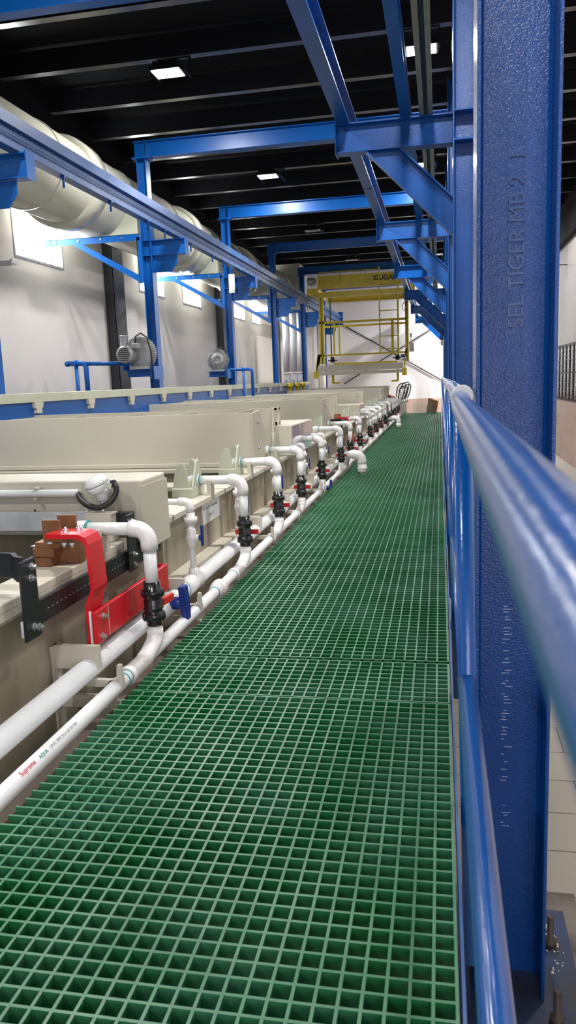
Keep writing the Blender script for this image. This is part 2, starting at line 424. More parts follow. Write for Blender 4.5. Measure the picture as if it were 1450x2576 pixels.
# rolled mill marks on the web of the near columns
yw = RY[0]+BF/2-.004
text_mesh('mill_mark', 'SEL TIGER MB 2  1', .062, frame_mtx((.236, yw-.0005, 1.13), (0,0,1), (-1,0,0)), 'rail_blue', C0, .005)
q = MB().box(.1875, .1888, yw-.0018, yw, .55, 1.75).box(.226+.008, .2355, yw-.0018, yw, .55, 1.9)
q.build('rolling_seam', 'blue_rough', C0)
q = MB(); z = .30
for seg_ in range(46):
    z -= random.choice((.009, .012, .016, .026)); xa = .185+random.random()*.012
    if z < -.55 or (-.38 < z < -.30): 
        if z < -.55: break
        continue
    q.box(xa, xa+random.choice((.010, .018, .024)), yw-.0012, yw, z, z+.0016)
q.build('scratched_marking', 'scratch', C0)
yw1 = RY[1]+BF/2-.004
text_mesh('mill_mark', 'TIGER  MB 2', .05, frame_mtx((.215, yw1-.0005, .95), (0,0,1), (-1,0,0)), 'rail_blue', C1, .004)
q = MB()
for i in range(60):
    a = random.random()*6.28; rr_ = random.random()*.22; x = .365+math.cos(a)*rr_*.22; yy = 2.55+math.sin(a)*rr_*.7; s_ = .002+.008*random.random()*random.random()
    q.prism([(x-s_, yy-s_*.6), (x+s_*.9, yy-s_), (x+s_*1.1, yy+s_*.5), (x-s_*.4, yy+s_)], 'z', FL+.02, FL+.021+s_*.6)
o = q.build('plaster_chips', 'chip'); tag(o, 'scatter of pale plaster chips on the foot of the foreground column', 'debris', kind='stuff')
struct('trim_60', MB().box(-.06, .50, 1.95, 2.85, FL, FL+.002), 'concrete')

# ------------------------------------------------------------------ beams lying on the right brackets
q = MB().ibeam((-.7245, YB, 2.94+.0975), (-.7245, 26.6, 2.94+.0975), (0,0,1), .195, .10, .008, .012)
o = q.build('crane_runway', 'blue', bevel=0); tag(o, 'blue crane runway beam resting on the tips of the right brackets', 'beam')
for y in [.6, 3.9, 4.9, 8.3, 9.1, 12.4]:
    pass
q = MB().box(-.735, -.714, YB, 26.6, 3.135, 3.165); q.build('rail', 'steel', o)
q = MB().box(-.735, -.655, 8.85, 8.90, 2.935, 2.94).box(-.774, -.675, 8.45, 9.2, 2.936, 2.9399)
q.build('splice_plate', 'blue', o)
q = MB().ibeam((-.2525, YB, 2.94+.08), (-.2525, 26.6, 2.94+.08), (0,0,1), .16, .075, .006, .009)
o = q.build('walkway_beam', 'blue'); tag(o, 'slim dark blue beam lying on the right brackets, left of the olive channel', 'beam')
q = MB().box(-.145, -.115, YB, 26.4, 2.94, 2.946).box(-.075, -.045, YB, 26.4, 2.94, 2.946).box(-.115, -.111, YB, 26.4, 2.94, 3.04).box(-.079, -.075, YB, 26.4, 2.94, 3.04).box(-.115, -.075, YB, 26.4, 3.036, 3.04)
o = q.build('cable_channel', 'olive'); tag(o, 'olive grey hat shaped channel lying on the right brackets next to the columns', 'channel')
# switch box on the sixth column
r = empty('switch_box', (.06, 22.05, 1.83), 'small white switch box with a red button on a far blue column', 'switch')
MB().box(.02, .11, 22.02, 22.10, 1.82, 1.98).build('housing', 'white', r, bevel=.004)
MB().lathe((.02, 22.06, 1.90), (-1,0,0), [(0,.012),(.02,.012),(.02,.025),(.035,.022)], 12).build('button', 'redh', r)

# ------------------------------------------------------------------ handrail
r = empty('handrail', (.05, 1.75, -.43), 'blue tubular handrail with a scratched mid rail running along the walkway', 'handrail')
tr = MB(); tr.tube([(.044, -.5, .938), (.042, .1, .938), (.042, 1.6, .940), (.044, 1.73, .945), (.046, 2.6, .956), (.048, 22, .97)], .021, 24)
tr.build('top_rail', 'blue_pipe', r)
MB().tube([(.058, -.6, .30), (.058, .6, .30), (.058, 1.76, .30)], .021, 24).build('mid_rail', 'blue_pipe', r)
for k in range(12):
    yb = 1.75+1.62*k; x = .064
    q = MB()
    q.tube([(.070, yb-.005, -.43), (.064, yb, .0), (.048, yb, .935)], .0205, 20)
    po = q.build('post', 'blue_pipe', r)
    if k:
        MB().tube([(.058, yb-1.6, .30), (.058, yb-.02, .30)], .019, 16).build('mid_rail', 'blue_pipe', r)
    MB().lathe((.047, yb-.015, .955), (0,1,0), [(0,.022),(.01,.025),(.03,.022)], 14).build('weld_collar', 'whitebar', r)

# ------------------------------------------------------------------ left row of columns with cross beams
LY = [6.04+3.97*k for k in range(6)]
llab = ['blue steel column at the left edge carrying the nearest runway bracket',
        'blue steel column with the nearest grey air blower mounted beside it',
        'blue steel column with the second round air blower beside it',
        'blue steel column left of the three white vertical ducts',
        'blue steel column right of the three white vertical ducts',
        'farthest blue steel column of the left row, behind the yellow gantry']
for k, y in enumerate(LY):
    r = empty('crane_column', (-3.73, y+.1, FL), llab[k], 'column', 'blue crane columns on the left')
    q = MB(); x0, x1, d, t = -3.84, -3.71, .15, .010
    q.box(x0, x0+t, y, y+d, FL, 3.90).box(x1-t, x1, y, y+d, FL, 3.90).box(x0+t, x1-t, y+d/2-.004, y+d/2+.004, FL, 3.90)
    q.build('shaft', 'blue_beam', r)
    MB().box(x0-.05, x1+.05, y-.03, y+d+.03, 3.90, 3.915).build('cap_plate', 'blue_beam', r)
    yc = y+d/2
    q = MB().ibeam((-3.71, yc, 2.8), (-3.255, yc, 2.8), (0,0,1), .195, .12, .008, .011).box(-3.255, -3.245, yc-.07, yc+.07, 2.69, 2.91)
    q.build('bracket_arm', 'blue_beam', r)
    MB().prism([(-3.71,2.70),(-3.38,2.70),(-3.38,2.60),(-3.47,2.49),(-3.71,2.49)], 'y', yc-.005, yc+.005).build('gusset', 'blue_beam', r)
    q = MB()
    for z in (2.70, 2.89): q.box(x0+t, x1-t, y+.004, yc-.004, z, z+.01)
    q.build('stiffener', 'blue_beam', r)
    if k and k < 5:
        ys_ = y-.01
        q = MB().box(-5.19, -3.86, ys_, ys_+.006, 2.90, 2.985).box(-5.19, -3.86, ys_, ys_+.07, 2.979, 2.985)
        q.box(-3.90, -3.84, ys_, ys_+.01, 2.36, 2.94).box(-3.90, -3.89, ys_, ys_+.09, 2.36, 2.94)
        q.build('duct_strut', 'blue_beam', r)
        q = MB().hexa([(-4.80,ys_-.002,2.895),(-4.70,ys_-.002,2.895),(-4.70,ys_+.06,2.895),(-4.80,ys_+.06,2.895),(-4.70,ys_-.002,2.90),(-4.60,ys_-.002,2.90),(-4.60,ys_+.06,2.90),(-4.70,ys_+.06,2.90)])
        q = MB().prism([(-4.80,2.90),(-4.66,2.90),(-3.89,2.46),(-3.89,2.37)], 'y', ys_-.007, ys_-.001)
        q.build('diagonal_strut', 'blue_beam', r)
        for xb in (-5.05, -4.72, -4.40, -4.1): MB().lathe((xb, ys_, 2.945), (0,-1,0), [(0,.013),(.012,.013)], 6).build('bolt', 'steel', r)
xlab = ['blue cross beam at the top left corner above the nearest frame',
        'blue cross beam with a bright glare, carried by the column with the first blower',
        'bright blue cross beam carried by the column with the second blower',
        'dark blue cross beam above the three white vertical ducts',
        'dark blue cross beam just above the yellow gantry',
        'farthest blue cross beam under the roof near the end wall']
for k, y in enumerate(LY):
    yc = y+.075
    q = MB().ibeam((-3.88, yc, 4.02), (.099, yc, 4.02), (0,0,1), .205, .12, .008, .012)
    q.box(-3.71, -3.702, y+.02, yc+.055, 3.925, 4.11)
    o = q.build('cross_beam', 'blue_beam', bevel=.0015); tag(o, xlab[k], 'beam', 'blue cross beams between the column rows')
r = empty('sign_plate', (-3.70, LY[2]-.012, 2.66), 'small white plate fixed on the column beside the second blower', 'sign')
MB().box(-3.74, -3.63, LY[2]-.012, LY[2]-.004, 2.62, 2.95).build('plate', 'white', r)
q = MB()
for z in (2.74, 2.87): q.lathe((-3.685, LY[2]-.012, z), (0,-1,0), [(0,.006),(.004,.006)], 8)
q.build('screw', 'steel', r)
# left runway
q = MB().box(-3.40, -3.304, YB, 27.0, 2.90, 2.945).box(-3.36, -3.345, YB, 27.0, 2.945, 3.07).box(-3.40, -3.304, YB, 27.0, 3.07, 3.165)
lr = q.build('crane_runway', 'rail_blue', bevel=.002); tag(lr, 'blue crane runway beam crossing in front of the big round duct', 'beam')
q = MB().box(-3.312, -3.3035, YB, 27.0, 3.000, 3.006); q.build('web_line', 'rail_blue', lr)
for k in range(20):
    y = 4.2+.88*k+.15*((k*7) % 3)
    q = MB().cyl((-3.325, y, 2.80), (-3.325, y, 2.92), .011, 8).box(-3.345, -3.304, y-.02, y+.02, 2.885, 2.90)
    q.build('hanger_rod', 'blue', lr)
MB().box(-3.42, -3.26, 26.98, 27.02, 2.84, 3.28).build('end_stop', 'blue_beam', lr)
# ------------------------------------------------------------------ big round exhaust duct
DX, DZ, DR = -4.50, 3.48, .475
r = empty('exhaust_duct', (DX, 4, DZ-DR), 'large glossy pale round exhaust duct along the left wall', 'duct')
q = MB().lathe((DX, 3.0, DZ), (0,1,0), [(0,DR),(20.0,DR)], 56); q.build('barrel', 'duct', r)
for y in (5.2, 8.30, 10.42, 12.2, 14.55, 16.2, 18.5, 20.4, 22.0):
    MB().lathe((DX, y, DZ), (0,1,0), [(0,DR),(0,DR+.012),(.035,DR+.012),(.035,DR)], 56).build('weld_band', 'duct', r)
for y in (9.1, 13.1, 17.3, 21.2):
    MB().lathe((DX, y, DZ), (0,1,0), [(0,DR),(.0,DR+.06),(.28,DR+.06),(.30,DR)], 56).build('collar', 'duct', r)
for k in range(1, 5):
    y = LY[k]-.02+.12
    n = 24; z0 = 2.987; rr_ = DR+.003
    pl = [(-5.05, z0), (-3.92, z0), (-3.92, DZ-.1)]
    a0 = -math.asin(.1/rr_)
    pts = [(DX+rr_*math.cos(a0-(PI+2*a0)*i/n), DZ+rr_*math.sin(a0-(PI+2*a0)*i/n)) for i in range(n+1)]
    q = MB()
    for i in range(n):
        (xa, za), (xb, zb_) = pts[i], pts[i+1]
        q.prism([(xa, za), (xb, zb_), (xb, z0), (xa, z0)], 'y', y, y+.012)
    q.prism([(pts[0][0], z0), (-3.92, z0), (-3.92, DZ-.1), pts[0]], 'y', y, y+.012)
    q.prism([(-5.05, z0), (pts[-1][0], z0), pts[-1], (-5.05, DZ-.1)], 'y', y, y+.012)
    sp = q.build('saddle_plate', 'cream_green', r)
q = MB().box(-4.98, -3.86, 22.2, 23.4, 3.1, 4.28); q.build('plenum', 'duct', r, bevel=.02)
r = None
for k, x in enumerate((-4.38, -4.17, -3.96)):
    r = empty('vertical_duct', (x, 22.3, .9), ['left', 'middle', 'right'][k]+('most' if k != 1 else '')+' of three white vertical duct pipes below the big duct', 'duct', 'white vertical duct pipes')
    q = MB().lathe((x, 22.42, 1.28), (0,0,1), [(0,.095),(1.82,.095)], 24); q.build('pipe', 'pvc_warm', r)
    MB().lathe((x, 22.42, 1.22), (0,0,1), [(0,.11),(.03,.11)], 24).build('flange', 'cream', r)
    MB().box(x-.09, x+.09, 22.33, 22.51, FL, 1.22).build('damper_box', 'pvc_warm', r)
    MB().cyl((x-.02, 22.33, 1.03), (x-.02, 22.29, 1.03), .025, 10).build('knob', 'steel', r)
for k, x in enumerate((-3.98, -3.76)):
    q = MB().lathe((x, 25.3, FL), (0,0,1), [(0,.105),(4.1,.105)], 20)
    o = q.build('vertical_duct', 'pvc_warm'); tag(o, ['left', 'right'][k]+' of two white vertical pipes just left of the yellow gantry', 'duct', 'far white vertical pipes')
# ------------------------------------------------------------------ plenum strip on the far side of the tanks
r = empty('extraction_header', (-3.68, 13, FL), 'long pale green plastic header behind the tanks with blue panels below', 'duct')
MB().box(-3.705, -3.655, 1.0, 22.0, .90, .985).build('cover', 'cream_green', r, bevel=.004)
MB().box(-3.705, -3.68, 1.0, 22.0, FL, .90).build('side_panel', 'blue_beam', r)
y = 3.2
while y < 21.5:
    w_ = .07
    MB().prism([(y, .90), (y+.16, .90), (y+.14, .85), (y+.12, .84), (y+.12, .80), (y+.03, .80), (y+.03, .84), (y+.01, .85)], 'x', -3.68, -3.645).build('bracket', 'cream', r)
    y += 1.12
# peeled patch on the header
q = MB()
for i in range(34):
    y = 9.2+random.random()*1.6; z = .982-random.random()**1.6*.075; s_ = .008+.02*random.random()
    q.prism([(y-s_, z), (y, z+s_*.25), (y+s_, z), (y, z-s_*.5)], 'x', -3.6548, -3.6544)
q.build('peeled_patch', 'chip', r)
for k, y in enumerate((18.7, 19.7, 20.6)):
    q = MB().lathe((-3.60, y, .86), (0,0,1), [(0,.07),(.04,.08),(.09,.06),(.11,.03)], 12)
    o = q.build('pump_cap', 'yellow'); tag(o, ['nearest', 'middle', 'farthest'][k]+' of three small yellow caps behind the tanks', 'cap', 'yellow caps')
    MB().cyl((-3.60, y, .2), (-3.60, y, .86), .04, 12).build('stem', 'yellow', o)
# ------------------------------------------------------------------ air blowers
def blower(y, xc, label, motor):
    r = empty('air_blower', (xc, y, 1.22), label, 'blower', 'grey air blowers on the left columns')
    zc = 1.44
    R = .20 if motor else .185
    q = MB().lathe((xc, y+.02, zc), (0,1,0), [(0,.10),(.0,R-.02),(.03,R),(.10,R),(.13,R-.03),(.13,.05)], 40); q.build('casing', 'grey', r)
    q = MB()
    for k in range(48):
        a = 2*PI*k/48; u = Vector((math.cos(a), 0, math.sin(a))); w = Vector((-math.sin(a), 0, math.cos(a)))
        c = Vector((xc, 0, zc))
        pts = []
        for yy in (y-.0, y+.12):
            for rr_, ss in ((R-.03, -1), (R+.012, -1), (R+.012, 1), (R-.03, 1)):
                pts.append(c+u*rr_+w*ss*.0035+Vector((0, yy, 0)))
        q.hexa(pts)
    q.build('cooling_fins', 'grey', r)
    if motor:
        q = MB().lathe((xc-.10, y-.26, zc-.02), (0,1,0), [(0,.08),(.01,.108),(.07,.112),(.07,.10),(.28,.10)], 28); q.build('motor', 'grey', r)
        q = MB()
        for i in range(-3, 4):
            q.box(xc-.10-.085+abs(i)*.010, xc-.10+.085-abs(i)*.010, y-.264, y-.258, zc-.024+i*.024, zc-.013+i*.024)
        g_ = q.build('vent_slots', 'ink', r)
        q = MB()
        for k in range(20):
            a = 2*PI*k/20; q.box(0,0,0,0,0,0) if False else None
            c = Vector((xc-.10, 0, zc-.02)); u = Vector((math.cos(a), 0, math.sin(a)))
            q.cyl(c+u*.101+Vector((0,y-.18,0)), c+u*.101+Vector((0,y-.0,0)), .005, 5)
        q.build('motor_fins', 'grey', r)
        MB().box(xc-.03, xc+.06, y-.16, y-.05, zc+.05, zc+.12).build('terminal_box', 'grey', r, bevel=.01)
        MB().tube([(xc-.0, y-.1, zc+.11), (xc+.0, y-.08, zc+.21), (xc+.06, y-.04, zc+.25), (xc+.13, y, zc+.19), (xc+.17, y, zc+.0), (xc+.18, y, zc-.5)], .011, 8).build('cable', 'rubber', r)
        q = MB().lathe((xc-.215, y+.06, zc+.01), (0,0,1), [(0,.05),(.02,.05)], 18); q.build('filter_neck', 'grey', r)
        MB().lathe((xc-.215, y+.06, zc+.03), (0,0,1), [(0,.058),(.01,.062),(.02,.055),(.19,.055),(.20,.062),(.21,.058)], 20).build('filter', 'grey', r)
        MB().cyl((xc-.215, y+.06, 1.22), (xc-.215, y+.06, zc+.01), .045, 18).build('inlet_pipe', 'blue_beam', r)
    else:
        q = MB().lathe((xc, y-.005, zc), (0,1,0), [(0,.03),(.0,.12),(.02,.125),(.02,.03)], 32)
        q.build('front_ring', 'grey', r)
        q = MB()
        for k in range(24):
            a = 2*PI*k/24; u = Vector((math.cos(a), 0, math.sin(a))); c = Vector((xc, 0, zc))
            q.cyl(c+u*.04+Vector((0,y-.012,0)), c+u*.105+Vector((0,y-.012,0)), .005, 5)
        q.build('spokes', 'steel', r)
        MB().tube([(xc+.02, y+.05, zc+.17), (xc+.06, y+.05, zc+.21), (xc+.14, y+.05, zc+.20), (xc+.17, y+.04, zc+.0)], .009, 8).build('cable', 'rubber', r)
    MB().box(xc-.12, xc+.14, y-.05, y+.14, 1.235, 1.27).build('foot', 'grey', r)
    return r
blower(9.70, -3.855, 'grey side channel blower with its motor facing the camera', True)
blower(13.72, -3.96, 'round grey blower with a spoked face on the next column', False)
for k, (y, x0, x1) in enumerate(((9.72, -4.06, -3.68), (13.7, -4.13, -3.78))):
    q = MB().ibeam((x0, y+.05, 1.185), (x1, y+.05, 1.185), (0,0,1), .095, .2, .006, .008).box(x1-.03, x1+.02, y-.02, y+.33, 1.10, 1.27)
    o = q.build('blower_shelf', 'blue_beam'); tag(o, ['blue steel shelf under the motor blower', 'blue steel shelf under the spoked blower'][k], 'bracket')
def blue_pipe(name, pts, r_, label):
    o = MB().tube(pts, r_, 14).build(name, 'blue_beam'); return tag(o, label, 'pipe')
yb = 9.6
e = arc((-4.62, yb, 1.28), .06, PI/2, 0, ((1,0,0), (0,0,1)))
o = blue_pipe('air_pipe', [(-4.82, yb, 1.34)]+[tuple(p) for p in e]+[(-4.56, yb, .3)], .034, 'blue air pipe bending down left of the nearest blower')
MB().tube([(-3.93, yb, 1.31), (-4.60, yb, 1.335)], .027, 12).build('header', 'blue_beam', o)
MB().tube([(-4.70, yb+.01, 1.33), (-4.70, yb+.01, .3)], .027, 12).build('drop_leg', 'blue_beam', o)
MB().lathe((-4.85, yb, 1.34), (1,0,0), [(0,.02),(.01,.036),(.05,.038),(.05,.034)], 14).build('end_cap', 'blue_beam', o)
MB().lathe((-4.70, yb, 1.34), (1,0,0), [(0,.034),(.0,.05),(.015,.05),(.015,.034)], 14).build('flange', 'blue_beam', o)
yb = 13.6
e = arc((-3.34, yb, 1.20), .05, PI/2, 0, ((1,0,0), (0,0,1)))
o = blue_pipe('air_pipe', [(-3.70, yb, 1.25)]+[tuple(p) for p in e]+[(-3.29, yb, .3)], .028, 'blue air pipe bending down right of the second blower')
MB().tube([(-3.45, yb, 1.25), (-3.45, yb, .3)], .024, 12).build('drop_leg', 'blue_beam', o)
MB().lathe((-3.48, yb, 1.25), (1,0,0), [(0,.028),(.0,.042),(.012,.042),(.012,.028)], 14).build('flange', 'blue_beam', o)
q = MB().box(-5.2, -4.0, 7.0, 7.12, 2.215, 2.24).box(-5.2, -4.0, 7.0, 7.01, 2.19, 2.215)
o = q.build('wall_bracket', 'grey'); tag(o, 'short grey steel arm at the left edge below the first window', 'bracket')
MB().lathe((-4.02, 7.05, 2.24), (0,0,1), [(0,.02),(.015,.02)], 8).build('bolt', 'steel', o)

# ------------------------------------------------------------------ tanks
RZ = .37
def tank(y0, y1, label, near=False, nribs=2):
    r = empty('process_tank', (-2.5, (y0+y1)/2, FL), label, 'tank', 'cream process tanks in a row')
    xo = -1.34; t = .03
    q = MB()
    if near:
        q.box(xo-t, xo, y0, y1, FL, RZ-.03)
    else:
        q.box(xo-t, xo, y0, y1, .065, RZ-.03)
        q.box(xo-t, -1.27, y0, y1, FL, .053)
    q.box(-3.64, -3.61, y0, y1, FL, RZ-.03)
    q.box(-3.61, xo-t, y0, y0+t, FL, RZ-.03).box(-3.61, xo-t, y1-t, y1, FL, RZ-.03)
    q.box(-3.61, xo-t, y0+t, y1-t, FL, FL+.03)
    q.build('shell', 'cream_dirty', r)
    q = MB().box(-1.45, -1.30, y0, y1, RZ-.03, RZ).box(-3.64, -3.54, y0, y1, RZ-.03, RZ)
    q.box(-3.54, -1.45, y0, y0+.10, RZ-.03, RZ).box(-3.54, -1.45, y1-.10, y1, RZ-.03, RZ)
    q.build('rim', 'cream', r, bevel=.003)
    MB().box(-3.609, xo-t-.001, y0+t+.001, y1-t-.001, .10, .16).build('rinse_water', 'liquid', r)
    if not near:
        q = MB().box(xo, -1.262, y0, y1, .053, .065).box(-1.274, -1.262, y0, y1, .03, .053)
        q.build('ledge', 'cream', r)
        ns = max(1, int((y1-y0)/.75))
        for i in range(ns+1):
            y = y0+.04+(y1-y0-.09)*i/ns
            MB().prism([(xo, RZ-.03), (-1.305, RZ-.03), (-1.318, .066), (xo, .066)], 'y', y, y+.012).build('rib', 'cream_dirty', r)
            MB().box(xo, -1.266, y+.015, y+.018, .0655, .068).build('ledge_joint', 'cream_dirty', r)
    else:
        q = MB().prism([(-1.30, RZ-.03), (-1.30, RZ-.055), (-1.34, RZ-.085), (-1.34, RZ-.03)], 'y', y0, y1)
        q.build('rim_gusset', 'cream', r)
    return r
tl = [(-1.5, 3.36, 'nearest cream tank with the red and black bus bars on its rim', True),
      (3.40, 4.72, 'cream tank carrying the printed rinse label on its side', False),
      (4.74, 5.68, 'cream tank under the second valve with two red handle ends', False),
      (5.70, 7.60, 'cream tank below the tall hood and the polished steel box', False),
      (7.62, 9.30, 'cream tank just beyond the polished steel box', False),
      (9.32, 12.20, 'cream tank with the distant red bus bar on its rim', False),
      (12.22, 15.2, 'cream tank between the distant red bus bar and the fourth hood', False),
      (15.22, 18.4, 'cream tank between the third and fourth tall hoods', False),
      (18.42, 22.6, 'farthest cream tank below the yellow gantry', False)]
tanks = [tank(a, b_, l, n) for a, b_, l, n in tl]
# printed label on tank 2
T2 = tanks[1]
lo = MB().box(-1.34, -1.338, 4.17, 4.53, .205, .335).build('printed_label', 'white', T2)
text_mesh('label_text', '117,118,119 - Triple Rinse', .0275, frame_mtx((-1.3378, 4.185, .285), (0,1,0), (0,0,1)), 'ink', lo, .0002)
text_mesh('label_text', 'Tank -22', .0275, frame_mtx((-1.3378, 4.29, .238), (0,1,0), (0,0,1)), 'ink', lo, .0002)

# transverse hoods
def hood(y, depth, label, extra=0):
    r = empty('lip_hood', (-2.5, y, RZ), label, 'hood', 'tall cream extraction hoods across the tanks')
    zt_ = .785
    MB().box(-3.63, -1.41, y, y+.012, RZ+.001, zt_-.005).build('front_panel', 'cream', r, bevel=.002)
    MB().box(-3.63, -1.41, y+depth, y+depth+.012, RZ+.001, zt_).build('rear_panel', 'cream', r)
    MB().prism([(y-.006, RZ), (y+.63, RZ), (y+.63, .56), (y+.36, .66), (y+.24, zt_+.004), (y-.006, zt_-.01)], 'x', -1.41, -1.40).build('end_plate', 'cream', r)
    MB().prism([(y+depth-.1, RZ), (y+depth+.1, RZ), (y+depth+.03, zt_+.004), (y+depth-.01, zt_+.004)], 'x', -1.41, -1.40).build('end_plate', 'cream', r)
    for x in (-3.55, -3.15, -2.6, -2.1, -1.6):
        MB().box(x, x+.012, y+.013, y+depth-.001, zt_-.06, zt_-.012).build('rib', 'cream', r)
    MB().box(-3.63, -1.40, y-.03, y-.001, RZ+.0, RZ+.035).build('foot_strip', 'cream', r, bevel=.004)
    q = MB()
    for z in (.50, .70): q.lathe((-1.40, y+.16, z), (1,0,0), [(0,.012),(.012,.012),(.012,.006),(.02,.006)], 8)
    q.build('bolt', 'steel', r)
    return r
hood(5.72, .78, 'nearest tall cream hood, a broad flat panel right of the white sensor')
hood(9.36, 1.35, 'second tall cream hood, its end behind the pointed saddles')
hood(13.2, 1.1, 'third tall cream hood along the tank line')
hood(18.5, 1.1, 'fourth tall cream hood, low in front of the gantry')
hood(21.9, .6, 'farthest tall cream hood below the gantry')
# nearest box hood with a glossy top
r = empty('box_hood', (-2.4, 3.2, RZ), 'long cream box with a glossy top across the nearest tank', 'hood')
q = MB().box(-3.63, -1.251, 3.07, 3.37, RZ+.001, .612); q.build('body', 'cream', r, bevel=.012, seg=3)
MB().box(-1.262, -1.251, 3.08, 3.36, .30, RZ+.004).build('end_skirt', 'cream', r)
MB().box(-1.2515, -1.246, 3.055, 3.375, .305, .585).build('end_plate', 'cream', r)
# polished box
r = empty('trough_cover', (-1.6, 7, RZ), 'cream box with a mirror polished steel end beside the nearest hood', 'box')
MB().box(-1.95, -1.252, 6.52, 7.52, RZ+.001, .63).build('body', 'cream', r, bevel=.004)
MB().box(-1.2515, -1.248, 6.53, 7.51, RZ+.003, .622).build('polished_plate', 'mirror', r)
q = MB()
for x, z in ((-1.52, .56), (-1.50, .44)): q.lathe((x, 6.52, z), (0,-1,0), [(0,.014),(.012,.014),(.012,.006),(.022,.006)], 8)
q.build('bolt', 'steel', r)
q = MB().box(-1.42, -1.40, 6.60, 6.63, .63, .78).box(-1.42, -1.40, 6.74, 6.77, .63, .78).box(-1.42, -1.40, 6.60, 6.77, .76, .785).box(-1.42, -1.40, 6.60, 6.77, .63, .66)
q.build('lifting_loop', 'cream', r)
MB().box(-1.47, -1.455, 6.53, 6.60, .63, .79).build('polished_post', 'mirror', r)
MB().cyl((-1.9, 6.3, .56), (-1.55, 6.3, .56), .022, 14).build('overflow_pipe', 'pvc', r)
# second trough farther away
r = empty('trough_cover', (-1.6, 15, RZ), 'small cream box with a polished end between the distant hoods', 'box')
MB().box(-1.80, -1.252, 12.3, 13.1, RZ+.001, .60).build('body', 'cream', r, bevel=.004)
MB().box(-1.2515, -1.248, 12.31, 13.09, RZ+.003, .592).build('polished_plate', 'mirror', r)

# saddles
def saddle(y, label, s=1.0):
    r = empty('flight_bar_saddle', (-1.42, y, RZ), label, 'saddle', 'pointed cream saddles on the tank rim')
    MB().box(-1.47, -1.37, y-.12*s, y+.12*s, RZ, RZ+.06).build('base_block', 'cream_green', r, bevel=.003)
    for sx in (-1.46, -1.395):
        pl = [(y-.09*s, RZ+.06), (y+.07*s, RZ+.06), (y+.03*s, RZ+.17), (y+.008, RZ+.205), (y-.022, RZ+.205), (y-.055*s, RZ+.17)]
        MB().prism(pl, 'x', sx, sx+.014).build('fin', 'cream_green', r, bevel=.001)
    MB().box(-1.446, -1.395, y-.095*s, y-.085*s, RZ+.06, RZ+.17).build('fin', 'cream_green', r)
    return r
def saddle2(y, label):
    r = empty('flight_bar_saddle', (-1.42, y, RZ), label, 'saddle', 'pointed cream saddles on the tank rim')
    MB().box(-1.50, -1.38, y-.12, y+.12, RZ, RZ+.055).build('base_block', 'cream_green', r, bevel=.003)
    # front fin faces the camera, rear fin is turned in a V
    pl = [(-1.50, RZ+.055), (-1.40, RZ+.055), (-1.415, RZ+.15), (-1.432, RZ+.195), (-1.455, RZ+.195), (-1.482, RZ+.15)]
    MB().prism(pl, 'y', y-.10, y-.088).build('fin', 'cream_green', r, bevel=.001)
    q = MB(); a = [(-1.48, y+.09), (-1.385, y+.02)]
    dx, dy = a[1][0]-a[0][0], a[1][1]-a[0][1]
    prof = [(0,.055),(1,.055),(.9,.15),(.66,.205),(.42,.205),(.15,.15)]
    vs = []
    for off in (0, .012):
        for u, h in prof: vs.append((a[0][0]+dx*u+off*.6, a[0][1]+dy*u+off, RZ+h))
    n = 6; fs = [tuple(range(n-1,-1,-1)), tuple(range(n, 2*n))]+[(i,(i+1)%n,n+(i+1)%n,n+i) for i in range(n)]
    q.add(vs, fs); q.build('fin', 'cream_green', r, bevel=.001)
    q = MB(); b0 = [(-1.392, y-.09), (-1.382, y+.03)]
    q.prism([(y-.09, RZ+.055), (y+.10, RZ+.055), (y+.05, RZ+.20), (y+.03, RZ+.21), (y+.0, RZ+.20)], 'x', -1.392, -1.382)
    q.build('fin', 'cream_green', r, bevel=.001)
    return r
for y, l in ((4.25, 'pointed cream saddle nearest the camera on the rim'),
             (5.20, 'second pointed cream saddle, in front of the nearest tall hood'),
             (6.40, 'third pointed cream saddle, in front of the polished box'),
             (8.35, 'fourth pointed cream saddle, just beyond the polished box'),
             (9.15, 'fifth pointed cream saddle, before the second tall hood'),
             (12.0, 'sixth pointed cream saddle, beyond the distant red bus bar'),
             (13.9, 'seventh pointed cream saddle beside the third hood'),
             (16.0, 'eighth pointed cream saddle between third and fourth hoods'),
             (17.4, 'ninth pointed cream saddle before the fourth hood'),
             (20.2, 'farthest pointed cream saddle under the gantry')):
    saddle2(y, l)
# ------------------------------------------------------------------ header pipes along the tanks
UX, UZ, UR = -1.215, .035, .0375
LX, LZ, LR_ = -1.12, -.032, .026
up = MB().cyl((UX, -1.5, UZ), (UX, 22.3, UZ), UR, 32).build('header_pipe', 'pvc'); tag(up, 'thicker white header pipe, upper of the pair along the tanks', 'pipe')
lw = MB().cyl((LX, -1.5, LZ), (LX, 22.3, LZ), LR_, 28).build('drain_header_pipe', 'pvc'); tag(lw, 'thinner white header pipe, lower of the pair beside the grating', 'pipe')
for y, w_ in ((3.42, .22), (4.50, .16), (5.75, .16), (6.9, .16), (8.2, .16), (9.5, .16), (11.5, .16), (13.4, .16), (15.5, .16), (18, .16)):
    MB().lathe((UX, y, UZ), (0,1,0), [(0,UR),(0,UR+.007),(w_,UR+.007),(w_,UR)], 28).build('coupling', 'pvc_warm', up)
    MB().lathe((UX, y-.004, UZ), (0,1,0), [(0,UR),(0,UR+.0025),(.005,UR+.0025),(.005,UR)], 28).build('cement_ring', 'cement', up)
